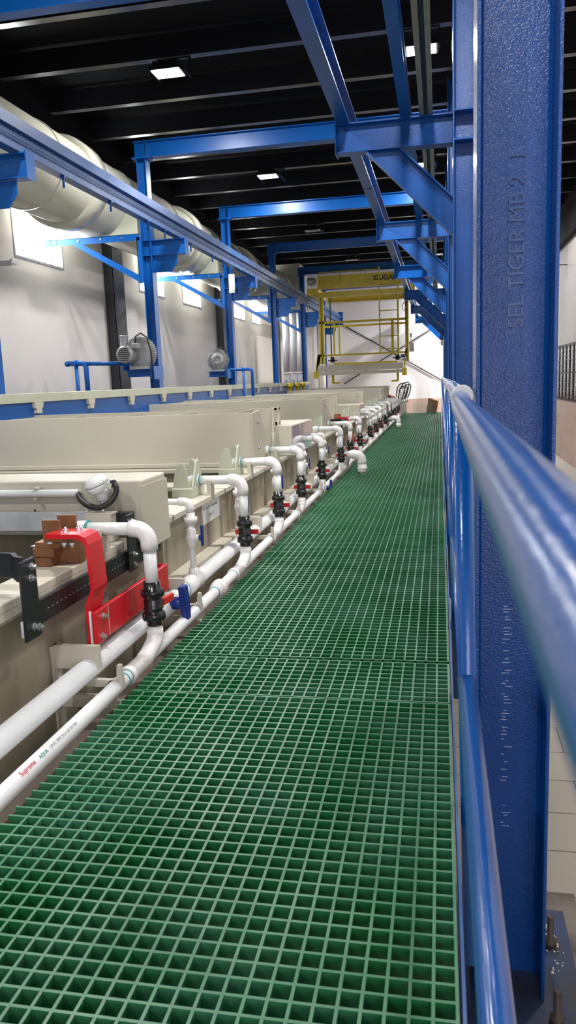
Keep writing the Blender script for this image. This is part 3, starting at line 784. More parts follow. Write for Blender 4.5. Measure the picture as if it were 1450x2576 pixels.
# union and marks on the lower pipe
MB().lathe((LX, 3.62, LZ), (0,1,0), [(0,LR_),(0,.034),(.05,.034),(.05,.043),(.10,.045),(.10,.036),(.12,.036),(.12,LR_)], 24).build('union', 'pvc_warm', lw)
for y in (3.61, 2.455): MB().lathe((LX, y, LZ), (0,1,0), [(0,LR_),(0,LR_+.002),(.006,LR_+.002),(.006,LR_)], 24).build('cement_ring', 'cement', lw)
d45 = Vector((.72, 0, .69)).normalized()
pc = Vector((LX, 0, LZ))+d45*(LR_+.0004)
upv = Vector((-.69, 0, .72))
text_mesh('pipe_print', 'Supreme', .022, frame_mtx((pc.x, 1.735, pc.z), (0,1,0), upv), 'redink', lw, .0003)
text_mesh('pipe_print', 'AQUA', .016, frame_mtx((pc.x, 1.835, pc.z), (0,1,0), upv), 'greenink', lw, .0003)
text_mesh('pipe_print', 'UPVC PIPE SCH 80 50 MM', .015, frame_mtx((pc.x, 1.895, pc.z), (0,1,0), upv), 'greyink', lw, .0003)
# pipe clamps
clab = ['cream pipe bracket nearest the camera, below the red bus bar', 'cream pipe bracket just beyond the blue T handle',
        'cream pipe bracket under the printed label', 'cream pipe bracket below the second valve with red ends']
for k, y in enumerate((2.38, 3.30, 4.9, 5.9, 7.1, 8.6, 10.3, 12, 14, 16, 18, 20)):
    r = empty('pipe_bracket', (-1.2, y, FL), clab[k] if k < 4 else '%s cream pipe bracket past the nearest hood' % ('next', 'second', 'third', 'fourth', 'fifth', 'sixth', 'seventh', 'last')[k-4], 'bracket', 'cream pipe brackets')
    xw = -1.34 if y < 3.36 else -1.27
    n = 10
    # upper plate with a half round notch on the upper pipe
    def notch(cx, cz, rr_, x0, x1, ztop, yy):
        q = MB(); pts = [(cx-rr_*math.cos(PI*i/n), cz+rr_*math.sin(PI*i/n)) for i in range(n+1)]
        for i in range(n):
            (xa, za), (xb, zb_) = pts[i], pts[i+1]
            q.prism([(xa, za), (xb, zb_), (xb, ztop), (xa, ztop)], 'y', yy, yy+.02)
        if cx-rr_ > x0: q.prism([(x0, cz), (cx-rr_, cz), (cx-rr_, ztop), (x0, ztop)], 'y', yy, yy+.02)
        if cx+rr_ < x1: q.prism([(cx+rr_, cz), (x1, cz), (x1, ztop), (cx+rr_, ztop)], 'y', yy, yy+.02)
        return q
    notch(UX, UZ, UR+.002, xw, UX+UR+.008, UZ+.085, y).build('upper_clamp', 'cream', r)
    q = notch(LX, LZ+.004, LR_+.003, xw, LX+LR_+.006, LZ+.030, y)
    q.prism([(LX+.010, LZ+.030), (LX+LR_+.006, LZ+.030), (LX+LR_+.002, LZ+.085), (LX+.014, LZ+.085)], 'y', y, y+.02)
    q.build('lower_clamp', 'cream', r)
    MB().box(xw, LX+.005, y+.0, y+.02, LZ-.075, LZ-LR_-.003).box(LX+.005, LX+.025, y+.0, y+.02, LZ-.075, LZ-.045).build('rest', 'cream', r)
    MB().box(xw-.004, xw+.008, y-.02, y+.04, -.30, UZ+.085).build('back_plate', 'cream', r)
# skirting beam between the pipes and the grating
o = MB().box(-1.262, -1.17, -1.5, 22.6, -.62, -.16).build('tank_plinth', 'plinth'); tag(o, 'brownish plinth under the tanks behind the edge of the grating', 'plinth')
for k, y in enumerate((2.75, 4.6, 6.2, 8, 10, 12.5)):
    MB().lathe((-1.17, y, -.20), (1,0,0), [(0,.012),(.018,.012),(.018,.006),(.028,.006)], 8).build('bolt', 'pvc', o)
# ------------------------------------------------------------------ branch pipes with black valves
def branch(y, label, handle='x'):
    r = empty('valve_branch', (LX, y, LZ), label, 'pipework', 'white branch pipes with black valves')
    X = LX; zt_ = .456; R = .026
    MB().cyl((-1.40, y, zt_), (-1.175, y, zt_), R, 20).build('overhead_pipe', 'pvc', r)
    e = arc((X-.055, y, zt_-.055), .055, PI/2, 0, ((1,0,0), (0,0,1)), 8)
    MB().tube([(X-.075, y, zt_)]+e+[(X, y, zt_-.085)], .0335, 20).build('elbow', 'pvc_warm', r)
    q = MB(); e = arc((-1.40, y, zt_-.05), .05, PI/2, PI, ((1,0,0), (0,0,1)), 6)
    q.tube([(-1.375, y, zt_)]+e+[(-1.45, y, zt_-.10)], .033, 18); q.build('elbow', 'pvc_warm', r)
    MB().lathe((-1.372, y, zt_), (1,0,0), [(0,.0335),(.004,.0335)], 20).build('cement_ring', 'cement', r)
    MB().cyl((X, y, .21), (X, y, zt_-.08), R, 20).build('riser', 'pvc', r)
    prof = [(0,.031),(.022,.031),(.022,.041),(.030,.043),(.052,.043),(.056,.036),(.064,.036),(.070,.041),(.076,.036),(.100,.038),(.106,.034),(.112,.034),(.118,.043),(.145,.042),(.150,.033),(.178,.033)]
    v = MB().lathe((X, y, .068), (0,0,1), prof, 24).build('ball_valve', 'black', r)
    q = MB()
    for kk in range(14):
        a = 2*PI*kk/14
        q.cyl((X+math.cos(a)*.0425, y+math.sin(a)*.0425, .092), (X+math.cos(a)*.0425, y+math.sin(a)*.0425, .118), .0035, 5)
    q.build('grip_ribs', 'black', v)
    q = MB()
    for kk in range(14):
        a = 2*PI*kk/14
        q.cyl((X+math.cos(a)*.0425, y+math.sin(a)*.0425, .190), (X+math.cos(a)*.0425, y+math.sin(a)*.0425, .212), .0035, 5)
    q.build('grip_ribs', 'black', v)
    if handle == 'x':
        q = MB().box(X-.070, X+.070, y+.046, y+.056, .125, .155).cyl((X, y+.03, .140), (X, y+.05, .140), .014, 12)
    else:
        q = MB().hexa([(X+.02,y+.03,.138),(X+.035,y+.025,.138),(X+.045,y+.12,.136),(X+.03,y+.12,.136),(X+.02,y+.03,.168),(X+.035,y+.025,.168),(X+.045,y+.12,.166),(X+.03,y+.12,.166)])
    q.build('handle', 'redh', v, bevel=.002)
    MB().cyl((X, y, .035), (X, y, .072), R, 20).build('riser', 'pvc', r)
    # 45 degree bend into the header
    MB().tube([(X, y, .055), (X, y, .03), (X, y-.012, .006), (X, y-.055, -.010), (X, y-.11, -.026), (X, y-.16, LZ)], [.033, .033, .033, .032, .032, .030], 18).build('bend', 'pvc_warm', r)
    MB().lathe((X, y-.30, LZ), (0,1,0), [(0,LR_),(0,.0345),(.03,.0345),(.03,.031),(.19,.031),(.19,LR_)], 22).build('wye', 'pvc_warm', r)
    MB().lathe((X, y-.304, LZ), (0,1,0), [(0,LR_),(0,.0275),(.004,.0275),(.004,LR_)], 22).build('cement_ring', 'cement', r)
    q = MB().box(-1.325, -1.300, y-.035, y-.028, RZ, zt_+.0).box(-1.325, -1.300, y+.028, y+.035, RZ, zt_).box(-1.325, -1.30, y-.028, y+.028, RZ, zt_-R-.001)
    q.build('pipe_rest', 'cream', r)
    return r
vy = [2.79, 4.27, 5.24, 6.16, 7.30, 8.78, 9.75, 10.95, 12.61, 13.73, 14.85, 16.16, 17.61, 18.82, 19.75, 20.93, 21.9]
ord_ = ['nearest', 'second', 'third', 'fourth', 'fifth', 'sixth', 'seventh', 'eighth', 'ninth', 'tenth', 'eleventh', 'twelfth', 'thirteenth', 'fourteenth', 'fifteenth', 'sixteenth', 'last']
vx = ['white branch pipe with black valve beside the red bus bar, nearest of all',
      'white branch pipe with black valve just beyond the printed label',
      'white branch pipe with black valve and a red handle end on both sides',
      'white branch pipe with black valve in front of the polished steel box']
v0 = branch(2.79, vx[0], 'y')
v1 = branch(4.27, vx[1], 'x')
for k, y in enumerate(vy[2:]):
    n = k+2
    c = copy_tree(v1, None, (0, y-4.27, 0)); c['label'] = vx[n] if n < 4 else 'white branch pipe with black valve, %s counted from the camera' % ord_[n]
# thin risers with blue handles
def riser(y, label):
    r = empty('thin_riser', (UX, y, UZ), label, 'pipework', 'thin white risers with blue handles')
    X = UX; R = .0155; z0 = .436
    MB().cyl((-1.40, y, z0), (X-.03, y, z0), R, 14).build('overhead_pipe', 'pvc', r)
    e = arc((X-.03, y, z0-.03), .03, PI/2, 0, ((1,0,0), (0,0,1)), 6)
    MB().tube([(X-.055, y, z0)]+e+[(X, y, z0-.05)], .0215, 16).build('elbow', 'pvc_warm', r)
    MB().cyl((X, y, UZ+UR-.004), (X, y, z0-.04), R, 14).build('riser_pipe', 'pvc', r)
    MB().lathe((X, y, .315), (0,0,1), [(0,.020),(.012,.022),(.016,.022),(.016,.033),(.044,.034),(.046,.022),(.068,.022)], 20).build('union', 'pvc_warm', r)
    v = MB().lathe((X, y, .20), (0,0,1), [(0,.021),(.03,.023),(.045,.028),(.065,.028),(.08,.023),(.10,.021)], 20).cyl((X, y, .255), (X+.04, y, .255), .016, 14).build('ball_valve', 'pvc_warm', r)
    q = MB().cyl((X+.036, y, .255), (X+.052, y, .255), .015, 12).box(X+.050, X+.060, y-.011, y+.011, .215, .32)
    q.build('handle', 'blueh', v, bevel=.002)
    MB().lathe((X, y, UZ+UR-.006), (0,0,1), [(0,.030),(.008,.024),(.035,.023)], 16).build('tee', 'pvc_warm', r)
    return r
s0 = riser(3.59, 'thin white riser with a blue handle left of the printed label')
sl = ['thin white riser with blue handle behind the second valve', 'thin white riser with blue handle behind the third valve',
      'thin white riser with blue handle between third and fourth valves', 'thin white riser with blue handle beyond the polished box']
for k, y in enumerate((4.52, 5.60, 6.85, 8.1, 9.3, 11.6, 13.2, 14.3, 15.6, 17.0)):
    c = copy_tree(s0, None, (0, y-3.59, 0)); c['label'] = sl[k] if k < 4 else 'thin white riser behind the %s black valve' % ['seventh', 'ninth', 'tenth', 'eleventh', 'twelfth', 'thirteenth'][k-4]
# two big blue T handles
r = empty('drain_valve', (UX, 3.05, UZ), 'white ball valve with a large dark blue T handle beside the nearest black valve', 'valve')
MB().lathe((UX, 3.03, UZ), (0,1,0), [(0,.045),(.04,.045),(.06,.052),(.14,.052),(.16,.045),(.20,.045)], 24).build('body', 'pvc_warm', r)
h = MB().cyl((UX+.04, 3.13, UZ+.02), (UX+.095, 3.13, UZ+.02), .028, 18).prism([(3.125, -.03), (3.17, -.035), (3.175, .02), (3.155, .12), (3.150, .138), (3.095, .138), (3.10, .07)], 'x', UX+.09, UX+.118)
h.build('handle', 'blueh', r, bevel=.004)
r = empty('drain_valve', (LX, 7.35, LZ), 'dark blue T handle standing out over the grating edge at mid distance', 'valve')
MB().lathe((LX, 7.28, LZ), (0,1,0), [(0,.034),(.14,.034)], 20).build('body', 'pvc_warm', r)
MB().cyl((LX+.03, 7.35, LZ), (LX+.07, 7.35, LZ), .02, 14).prism([(7.31, -.12), (7.40, -.13), (7.385, .02), (7.34, .055), (7.32, .055)], 'x', LX+.068, LX+.086).build('handle', 'blueh', r, bevel=.003)
# drain spouts
def spout(y, label):
    r = empty('drain_spout', (-.81, y, 0), label, 'pipe', 'white drain spouts over the grating')
    e = arc((-.885, y, .145), .075, PI/2, 0, ((1,0,0), (0,0,1)), 8)
    MB().tube([(-.915, y+.03, .220), (-.90, y+.01, .220)]+e+[(-.81, y, .12)], .047, 22).build('elbow', 'pvc_warm', r)
    MB().lathe((-.81, y, .0), (0,0,1), [(0,.032),(.035,.034),(.035,.046),(.06,.048),(.066,.046),(.068,.054),(.08,.054),(.082,.048),(.13,.044)], 22).build('nozzle', 'pvc_warm', r)
    MB().tube([(-.905, y+.02, .220), (-.93, y+.06, .219), (-1.06, y+.98, .13), (-1.10, y+1.06, .08), (-1.12, y+1.10, .0)], .040, 18).build('branch', 'pvc', r)
    return r
s1 = spout(8.09, 'white plastic drain elbow over the grating edge, nearer of two')
s2 = copy_tree(s1, None, (0, 7.4, 0)); s2['label'] = 'white plastic drain elbow over the grating edge, farther of two'
# small capped stub pipes near grating level
for k, y in enumerate((4.05, 5.05, 5.75, 6.35)):
    q = MB().cyl((-1.05, y, -.10), (-1.05, y+.22, -.10), .014, 12).lathe((-1.05, y+.22, -.10), (0,1,0), [(0,.02),(.05,.02)], 12)
    o = q.build('stub_pipe', 'pvc'); tag(o, ['nearest', 'second', 'third', 'farthest'][k]+' short thin white stub pipe low beside the grating', 'pipe', 'short stub pipes')
    MB().box(-1.17, -1.04, y+.08, y+.10, -.12, -.115).build('clip', 'cream', o)
# ------------------------------------------------------------------ bus bar assembly on the nearest tank
def bolt(mb, p, d, s=.010):
    mb.lathe(p, d, [(0,s*1.35),(.002,s*1.35),(.002,s),(.010,s),(.010,s*.55),(.018,s*.5)], 6, smooth=False)
def bus(dy, labs, full=True):
    out = []
    # black sleeved bus bar
    r = empty('black_bus_bar', (-1.28, 2.7+dy, .24), labs[0], 'bus bar', 'black sleeved bus bars')
    MB().box(-1.288, -1.272, 2.12+dy, 3.30+dy, .255, .335).build('long_bar', 'sleeve', r, bevel=.002)
    q = MB().box(-1.34, -1.272, 3.30+dy, 3.312+dy, .255, .335); q.build('return_leg', 'sleeve', r)
    # near hoop
    q = MB().box(-1.262, -1.25, 2.075+dy, 2.165+dy, .235, .49); q.build('near_link', 'sleeve', r, bevel=.003)
    q = MB().tube([(-1.9, 2.14+dy, .455), (-1.45, 2.14+dy, .455)], .01)
    q = MB().prism([(-2.2, 2.16+dy), (-1.36, 2.16+dy), (-1.33, 2.155+dy), (-1.29, 2.11+dy), (-1.262, 2.10+dy), (-1.262, 2.116+dy), (-1.285, 2.126+dy), (-1.32, 2.172+dy), (-1.35, 2.176+dy), (-2.2, 2.176+dy)], 'z', .42, .50)
    q.build('near_arm', 'sleeve', r, bevel=.002)
    q = MB().box(-1.272, -1.262, 2.08+dy, 2.15+dy, .25, .30); q.build('bare_end', 'whitebar', r)
    q = MB().box(-1.262, -1.252, 2.90+dy, 2.98+dy, .25, .49); q.build('far_link', 'sleeve', r, bevel=.003)
    MB().box(-1.46, -1.262, 2.985+dy, 2.997+dy, .415, .485).build('far_arm', 'sleeve', r)
    for yy, zz in ((2.135, .465), (2.125, .43), (2.12, .275), (2.150, .265), (2.94, .32), (2.94, .275), (2.94, .46)):
        q = MB(); bolt(q, (-1.25, yy+dy, zz), (1,0,0)); q.build('bolt', 'steel', r)
    q = MB()
    for i in range(24):
        yy = 2.25+i*.03; q.box(-1.272, -1.2718, yy+dy, yy+.012+dy, .294, .2965)
    q.build('printed_line', 'greyink', r)
    q = MB()
    for i in range(9): q.box(-1.75+i*.035, -1.732+i*.035, 2.1595+dy, 2.16+dy, .455, .461)
    if full: q.build('printed_line', 'white', r)
    # red bus bar
    r2 = empty('red_bus_bar', (-1.21, 2.8+dy, .11), labs[1], 'bus bar', 'red sleeved bus bars')
    MB().box(-1.208, -1.192, 2.43+dy, 3.17+dy, .108, .225).box(-1.30, -1.208, 3.155+dy, 3.17+dy, .108, .225).build('long_bar', 'red', r2, bevel=.002)
    pr = [(-1.36, .490), (-1.245, .490), (-1.225, .482), (-1.212, .462), (-1.204, .31), (-1.209, .295), (-1.224, .262), (-1.230, .235), (-1.230, .085),
          (-1.216, .085), (-1.216, .232), (-1.209, .258), (-1.194, .292), (-1.190, .31), (-1.198, .470), (-1.212, .495), (-1.238, .506), (-1.36, .506)]
    n = len(pr)//2; q = MB()
    for i in range(n-1):
        a, b_, c_, d_ = pr[i], pr[i+1], pr[2*n-2-i], pr[2*n-1-i]
        q.prism([a, b_, c_, d_], 'y', 2.43+dy, 2.54+dy)
    q.build('hanger', 'red', r2)
    MB().box(-1.215, -1.209, 2.424+dy, 2.432+dy, .10, .23).build('bare_edge', 'white', r2)
    for p, d in (((-1.192, 2.49+dy, .195), (1,0,0)), ((-1.192, 2.47+dy, .128), (1,0,0)), ((-1.30, 2.47+dy, .506), (0,0,1)), ((-1.27, 2.51+dy, .506), (0,0,1)), ((-1.30, 2.45+dy, .474), (0,0,-1)), ((-1.27, 2.45+dy, .474), (0,0,-1))):
        q = MB(); bolt(q, p, d); q.build('bolt', 'steel', r2)
    MB().box(-1.1918, -1.1915, 2.531+dy, 2.534+dy, .112, .222).build('seam_line', 'white', r2)
    # copper seat
    r3 = empty('copper_contact', (-1.41, 2.55+dy, RZ), labs[2], 'contact block', 'copper contact blocks')
    MB().box(-1.455, -1.385, 2.505+dy, 2.60+dy, RZ, .407).build('base_block', 'copper', r3, bevel=.003)
    MB().box(-1.453, -1.37, 2.50+dy, 2.60+dy, .407, .44).build('middle_block', 'copper', r3, bevel=.003)
    MB().box(-1.442, -1.345, 2.50+dy, 2.61+dy, .44, .462).build('top_plate', 'copper', r3, bevel=.002)
    MB().box(-1.37, -1.24, 2.45+dy, 2.55+dy, .474, .489).build('contact_bar', 'copper', r3)
    MB().box(-1.384, -1.30, 2.56+dy, 2.61+dy, RZ, .462).build('side_block', 'copper', r3)
    MB().box(-1.41, -1.34, 2.505+dy, 2.515+dy, .462, .543).build('upright_plate', 'copper', r3, bevel=.002)
    MB().box(-1.40, -1.325, 2.60+dy, 2.612+dy, .462, .545).build('upright_plate', 'copper', r3, bevel=.002)
    MB().box(-1.475, -1.442, 2.53+dy, 2.58+dy, .44, .4415).build('white_shim', 'white', r3)
    q = MB(); bolt(q, (-1.375, 2.49+dy, .462), (0,0,1), .012); q.build('bolt', 'steel', r3)
bus(0, ('black sleeved bus bar along the nearest tank, with a hoop at its near end', 'red sleeved bus bar hanging beside the nearest black valve', 'stepped brown copper block on the rim behind the red bus bar'))
bus(7.9, ('distant black sleeved bus bar between the sixth and eighth valves', 'distant red sleeved bus bar between the sixth and eighth valves', 'distant brown copper block left of the distant red bus bar'), False)
bus(18.9, ('farthest black sleeved bus bar at the end of the tank line', 'farthest red sleeved bus bar at the end of the tank line', 'farthest copper block at the end of the tank line'), False)
# raised black cables at the far end
for k in range(4):
    y = 21.0+.35*k; x = -.99+.035*k; h_ = (.0, -.07, .02, -.04)[k]
    q = MB().tube([(x-.16, y, .5+h_), (x-.13, y, .74+h_), (x-.06, y+.02, .83+h_), (x+.06, y+.05, .85+h_), (x+.085, y+.05, .80+h_), (x+.05, y, .62+h_), (x-.02, y, .42)], .016, 8)
    o = q.build('power_cable', 'sleeve'); tag(o, ['nearest', 'second', 'third', 'farthest'][k]+' thick black cable loop above the far end of the tanks', 'cable', 'black cable loops')
    MB().lathe((x-.02, y, .40), (0,0,-1), [(0,.03),(.08,.03)], 10).build('cable_lug', 'steel', o)
for k in range(3):
    q = MB().cyl((-1.06+.05*k, 21.6+.25*k, -.02), (-1.06+.05*k, 21.6+.25*k, .7), .03, 14).lathe((-1.06+.05*k, 21.6+.25*k, .7), (0,0,1), [(0,.04),(.06,.04)], 14)
    o = q.build('end_riser', 'pvc'); tag(o, ['left', 'middle', 'right'][k]+' white upright pipe below the far black cable loops', 'pipe', 'far upright pipes')

# cross bar, conduit and sensor at the box hood
r = empty('cathode_bar', (-2, 3.02, .41), 'grey white flat bar lying across the nearest tank before the box', 'bar')
MB().box(-3.6, -1.475, 3.005, 3.02, .405, .487).build('bar', 'whitebar', r)
MB().box(-1.475, -1.27, 3.00, 3.022, .405, .487).build('sleeved_end', 'sleeve', r, bevel=.002)
MB().box(-1.455, -1.335, 2.93, 2.995, .371, .487).build('support_block', 'cream', r, bevel=.003)
MB().box(-1.45, -1.33, 2.93, 2.99, .4875, .493).build('top_pad', 'cream', r)
q = MB()
for x in (-1.72, -1.98): q.cyl((x, 3.012, .487), (x, 3.012, .50), .003, 6)
q.build('pin', 'ink', r)
r = empty('sensor_conduit', (-2, 3.03, .545), 'white conduit clipped to the front of the box, black hose at its end', 'conduit')
MB().cyl((-3.5, 3.045, .563), (-1.525, 3.045, .563), .0165, 20).build('tube', 'pvc', r)
q = MB().box(-1.73, -1.71, 3.025, 3.069, .581, .589).box(-1.73, -1.715, 3.025, 3.069, .537, .545); q.build('clip', 'cream', r)
hose = [(-1.53, 3.045, .560), (-1.50, 3.0, .545), (-1.46, 2.97, .525), (-1.42, 2.96, .514), (-1.385, 2.96, .515), (-1.35, 2.97, .535), (-1.332, 2.985, .565), (-1.328, 2.99, .59), (-1.338, 2.995, .606), (-1.36, 3.0, .611)]
pts = [Vector(p) for p in hose]; fine = []
for i in range(len(pts)-1):
    p0 = pts[max(i-1,0)]; p1 = pts[i]; p2 = pts[i+1]; p3 = pts[min(i+2,len(pts)-1)]
    for k in range(8):
        t = k/8; fine.append(.5*((2*p1)+(-p0+p2)*t+(2*p0-5*p1+4*p2-p3)*t*t+(-p0+3*p1-3*p2+p3)*t**3))
fine.append(pts[-1])
MB().tube(fine, [.0115+.0013*(i % 2) for i in range(len(fine))], 12).build('hose', 'rubber', r)
r = empty('temperature_sensor', (-1.395, 3.0, .49), 'white conical sensor head with a black gland above the nearest tank', 'sensor')
d = Vector((.28, -.05, .95)).normalized()
MB().lathe((-1.400, 3.0, .535), (0,0,1), [(0,.022),(.018,.023),(.024,.027),(.030,.027),(.035,.033),(.055,.046)], 28).build('neck', 'pvc', r)
dd = Vector((-.30, -.25, .92)).normalized()
MB().lathe(Vector((-1.402, 3.0, .575)), dd, [(0,.034),(.012,.050),(.030,.052),(.034,.052)], 32).build('head', 'pvc', r)
MB().lathe(Vector((-1.402, 3.0, .575))+dd*.034, dd, [(0,.0505),(.002,.0505)], 32).build('seal', 'rubber', r)
cap = MB().lathe(Vector((-1.402, 3.0, .575))+dd*.036, dd, [(0,.052),(.010,.052),(.028,.038),(.034,.022)], 32).build('cap', 'pvc', r)
q = MB().lathe((-1.372, 3.0, .603), (1,0,.15), [(0,.016),(.02,.016)], 16); q.build('gland_boss', 'pvc', r)
q = MB().lathe((-1.356, 2.998, .606), (1,0,.1), [(0,.013),(.008,.016),(.022,.016),(.024,.013)], 8, smooth=False); q.build('gland', 'black', r)
MB().cyl((-1.400, 3.0, .37), (-1.400, 3.0, .52), .004, 8).cyl((-1.400, 3.0, .518), (-1.400, 3.0, .536), .011, 8).build('probe', 'steel', r)
MB().hexa([(-1.378,2.965,.605),(-1.345,2.97,.588),(-1.344,2.971,.588),(-1.377,2.966,.605),(-1.372,2.963,.628),(-1.338,2.968,.610),(-1.337,2.969,.610),(-1.371,2.964,.628)]).build('pale_sticker', 'whiteblue', r)
# ------------------------------------------------------------------ lamps
def lamp(x, y, lit, label, z=4.32, real=True):
    r = empty('flood_lamp', (x, y, z), label, 'lamp', 'square flood lamps under the roof')
    MB().box(x-.17, x+.17, y-.12, y+.14, z, z+.05).build('housing', 'black', r, bevel=.006)
    MB().box(x-.15, x+.15, y-.10, y+.12, z-.006, z-.001).build('lens', 'lamp' if lit else 'lampoff', r)
    hy = 6.3725+1.193*round((y-6.3725-.05)/1.193)+.05; ya, yb_ = min(y, hy)-.02, max(y, hy)+.02
    q = MB().box(x-.19, x-.175, ya, yb_, z+.02, z+.05).box(x+.175, x+.19, ya, yb_, z+.02, z+.05)
    q.box(x-.19, x-.175, hy-.02, hy+.02, z+.05, 4.549).box(x+.175, x+.19, hy-.02, hy+.02, z+.05, 4.549).box(x-.175, x+.175, hy-.02, hy+.02, 4.535, 4.549)
    q.build('bracket', 'purlin', r)
    q = MB()
    for i in range(12): q.box(x-.14+i*.025, x-.135+i*.025, y-.08, y+.08, z+.05, z+.11)
    q.build('cooling_fins', 'purlin', r)
    if lit:
        ld = bpy.data.lights.new('lamp_light', 'AREA'); ld.shape = 'RECTANGLE'; ld.size = .3; ld.size_y = .22; ld.energy = LAMP_W; ld.color = (1, .985, .96)
        lo_ = bpy.data.objects.new('lamp_light', ld); COL.objects.link(lo_); lo_.parent = r; lo_.location = (0, 0, -.012)
        if y > 20: ld.energy = 340
        elif x > 1 and y > 5: ld.energy = 25
    return r
LAMP_W = 88
lamp(-2.86, 8.57, True, 'lit square lamp nearest, upper left below the roof')
lamp(-2.75, 13.05, True, 'lit square lamp just above the second bright blue cross beam')
lamp(-2.80, 17.9, False, 'unlit square lamp hanging in a wire frame left of centre')
lamp(-2.45, 22.6, False, 'unlit square lamp just above the gantry')
lamp(-.175, 8.75, True, 'lit square lamp split in two by the olive channel')
lamp(-.235, 13.2, True, 'lit lamp glinting above the second right bracket brace')
lamp(-.10, 22.6, False, 'unlit lamp at far right above the last brackets')
for x, y in ((1.6, 4.2), (1.6, 13.2), (1.6, 17.6), (1.6, 24.2), (-2.8, 4.1), (-.2, 4.2), (-2.8, -.4), (-.2, -.4), (1.6, 25.6)):  # rows continue; unseen lamps right of the columns added to brighten the far wall
    lamp(x, y, True, 'lit square lamp added out of view to light the hall')
# thin conduit drops between the purlins
for k, (x, y) in enumerate(((-2.55, 16.4), (-1.9, 21.0))):
    q = MB().tube([(x, y, 4.85), (x, y, 4.42), (x-.12, y, 4.41)], .012, 8)
    o = q.build('conduit_drop', 'grey'); tag(o, ['thin grey conduit drop right of the unlit wire frame lamp', 'thin grey conduit drop above the gantry'][k], 'conduit')
# right hand conduit by the dark roof edge
q = MB().tube([(2.55, 18.5, 4.0), (2.55, 18.5, 3.42), (2.56, 18.5, 3.34), (2.60, 18.5, 3.32), (2.76, 18.5, 3.31)], .014, 8)
o = q.build('wall_conduit', 'olive'); tag(o, 'thin bent conduit beside the top of the right wall', 'conduit')
MB().box(2.53, 2.57, 18.46, 18.54, 4.0, 4.2).build('junction_box', 'wallcol', o)
# ------------------------------------------------------------------ gantry
GY = 20.6
r = empty('gantry_crane', (-2, GY, 1.0), 'yellow travelling gantry crane with a ladder spanning the tanks', 'crane')
Yw = 'yellow'
def gp(name, *boxes, m=Yw):
    q = MB()
    for b_ in boxes: q.box(*b_)
    return q.build(name, m, r)
gd = gp('name_girder', (-3.12, -.80, GY-.03, GY-.02, 3.44, 3.67), (-3.12, -.80, GY-.02, GY+.08, 3.66, 3.67))
text_mesh('girder_lettering', 'GUGANG', .17, frame_mtx((-1.66, GY-.033, 3.49), (1,0,0), (0,0,1)), 'ink', gd, .002)
gp('upper_beam', (-3.125, -.78, GY-.04, GY+.10, 3.345, 3.44))
gp('main_beam', (-3.13, -.88, GY-.06, GY+.08, 3.13, 3.26))
gp('rear_beam', (-2.99, -.90, GY+.9, GY+1.0, 3.08, 3.22))
gp('end_carriage', (-3.40, -3.10, GY-.12, GY+1.2, 3.17, 3.36)); gp('end_carriage', (-.85, -.62, GY-.12, GY+1.2, 3.17, 3.36))
gp('left_column', (-3.11, -3.06, GY-.05, GY+.06, 1.42, 3.13), (-3.03, -2.99, GY-.05, GY+.06, 1.42, 3.13), (-3.06, -3.03, GY, GY+.01, 1.42, 3.13))
gp('right_column', (-.88, -.845, GY-.05, GY+.06, 1.42, 3.10), (-.825, -.79, GY-.05, GY+.06, 1.42, 3.10), (-.845, -.825, GY, GY+.01, 1.42, 3.10))
gp('middle_beam', (-3.11, -.82, GY-.05, GY+.02, 2.46, 2.515)); gp('middle_beam', (-3.11, -.82, GY+.9, GY+.97, 2.42, 2.47))
gp('lower_beam', (-3.10, -.83, GY-.05, GY+.04, 1.625, 1.668)); gp('lower_beam', (-2.80, -1.10, GY+.30, GY+.38, 1.40, 1.445))
gp('inner_post', (-2.75, -2.71, GY-.03, GY+.03, 1.665, 2.46)); gp('inner_post', (-2.65, -2.61, GY+.3, GY+.36, 1.665, 2.43)); gp('inner_post', (-1.24, -1.17, GY-.03, GY+.03, 1.665, 2.46))
gp('left_foot', (-3.29, -3.16, GY-.08, GY+.06, 1.06, 1.23)); gp('right_foot', (-.97, -.85, GY-.08, GY+.06, 1.06, 1.24))
q = MB().prism([(-3.22, 1.23), (-3.18, 1.23), (-3.14, 1.67), (-3.10, 1.68), (-3.10, 1.63), (-3.17, 1.63)], 'y', GY-.05, GY+.0)
q.prism([(-3.235, 1.23), (-3.20, 1.23), (-3.165, 1.69), (-3.10, 1.69), (-3.10, 1.665), (-3.19, 1.665)], 'y', GY-.05, GY+.0); q.build('left_hanger', Yw, r)
q = MB().prism([(-.93, 1.24), (-.89, 1.24), (-.84, 1.73), (-.88, 1.73)], 'y', GY-.05, GY+.0); q.build('right_hanger', Yw, r)
gp('drip_tray', (-3.17, -.94, GY-.07, GY-.05, 1.235, 1.39), (-3.17, -.94, GY-.05, GY+.5, 1.235, 1.245), m='cream')
gp('drip_tray_lip', (-3.13, -.95, GY-.10, GY-.075, 1.13, 1.215), m='cream')
gp('guide_rail', (-3.10, -.96, GY-.02, GY+.02, 1.06, 1.11), m='grey') if False else None
gp('hoist_belt', (-2.845, -2.815, GY+.12, GY+.15, 1.46, 3.13), m='darkgreen'); gp('hoist_belt', (-1.085, -1.055, GY+.12, GY+.15, 1.46, 3.13), m='darkgreen')
for x, s_ in ((-2.80, 1), (-1.09, -1)):
    gp('lifting_hook', (x-.03, x+.03, GY+.1, GY+.16, .92, 1.23), (min(x, x+s_*.17), max(x, x+s_*.17), GY+.1, GY+.16, .90, .945))
    gp('hook_block', (x-.12, x+.12, GY+.08, GY+.18, 1.50, 1.53), (x-.05, x+.05, GY+.08, GY+.18, 1.46, 1.60), m='rubber')
MB().lathe((-1.0, GY+.05, 1.55), (1,0,0), [(0,.05),(.10,.05),(.10,.03),(.13,.03)], 14).build('drive_motor', 'blue_beam', r)
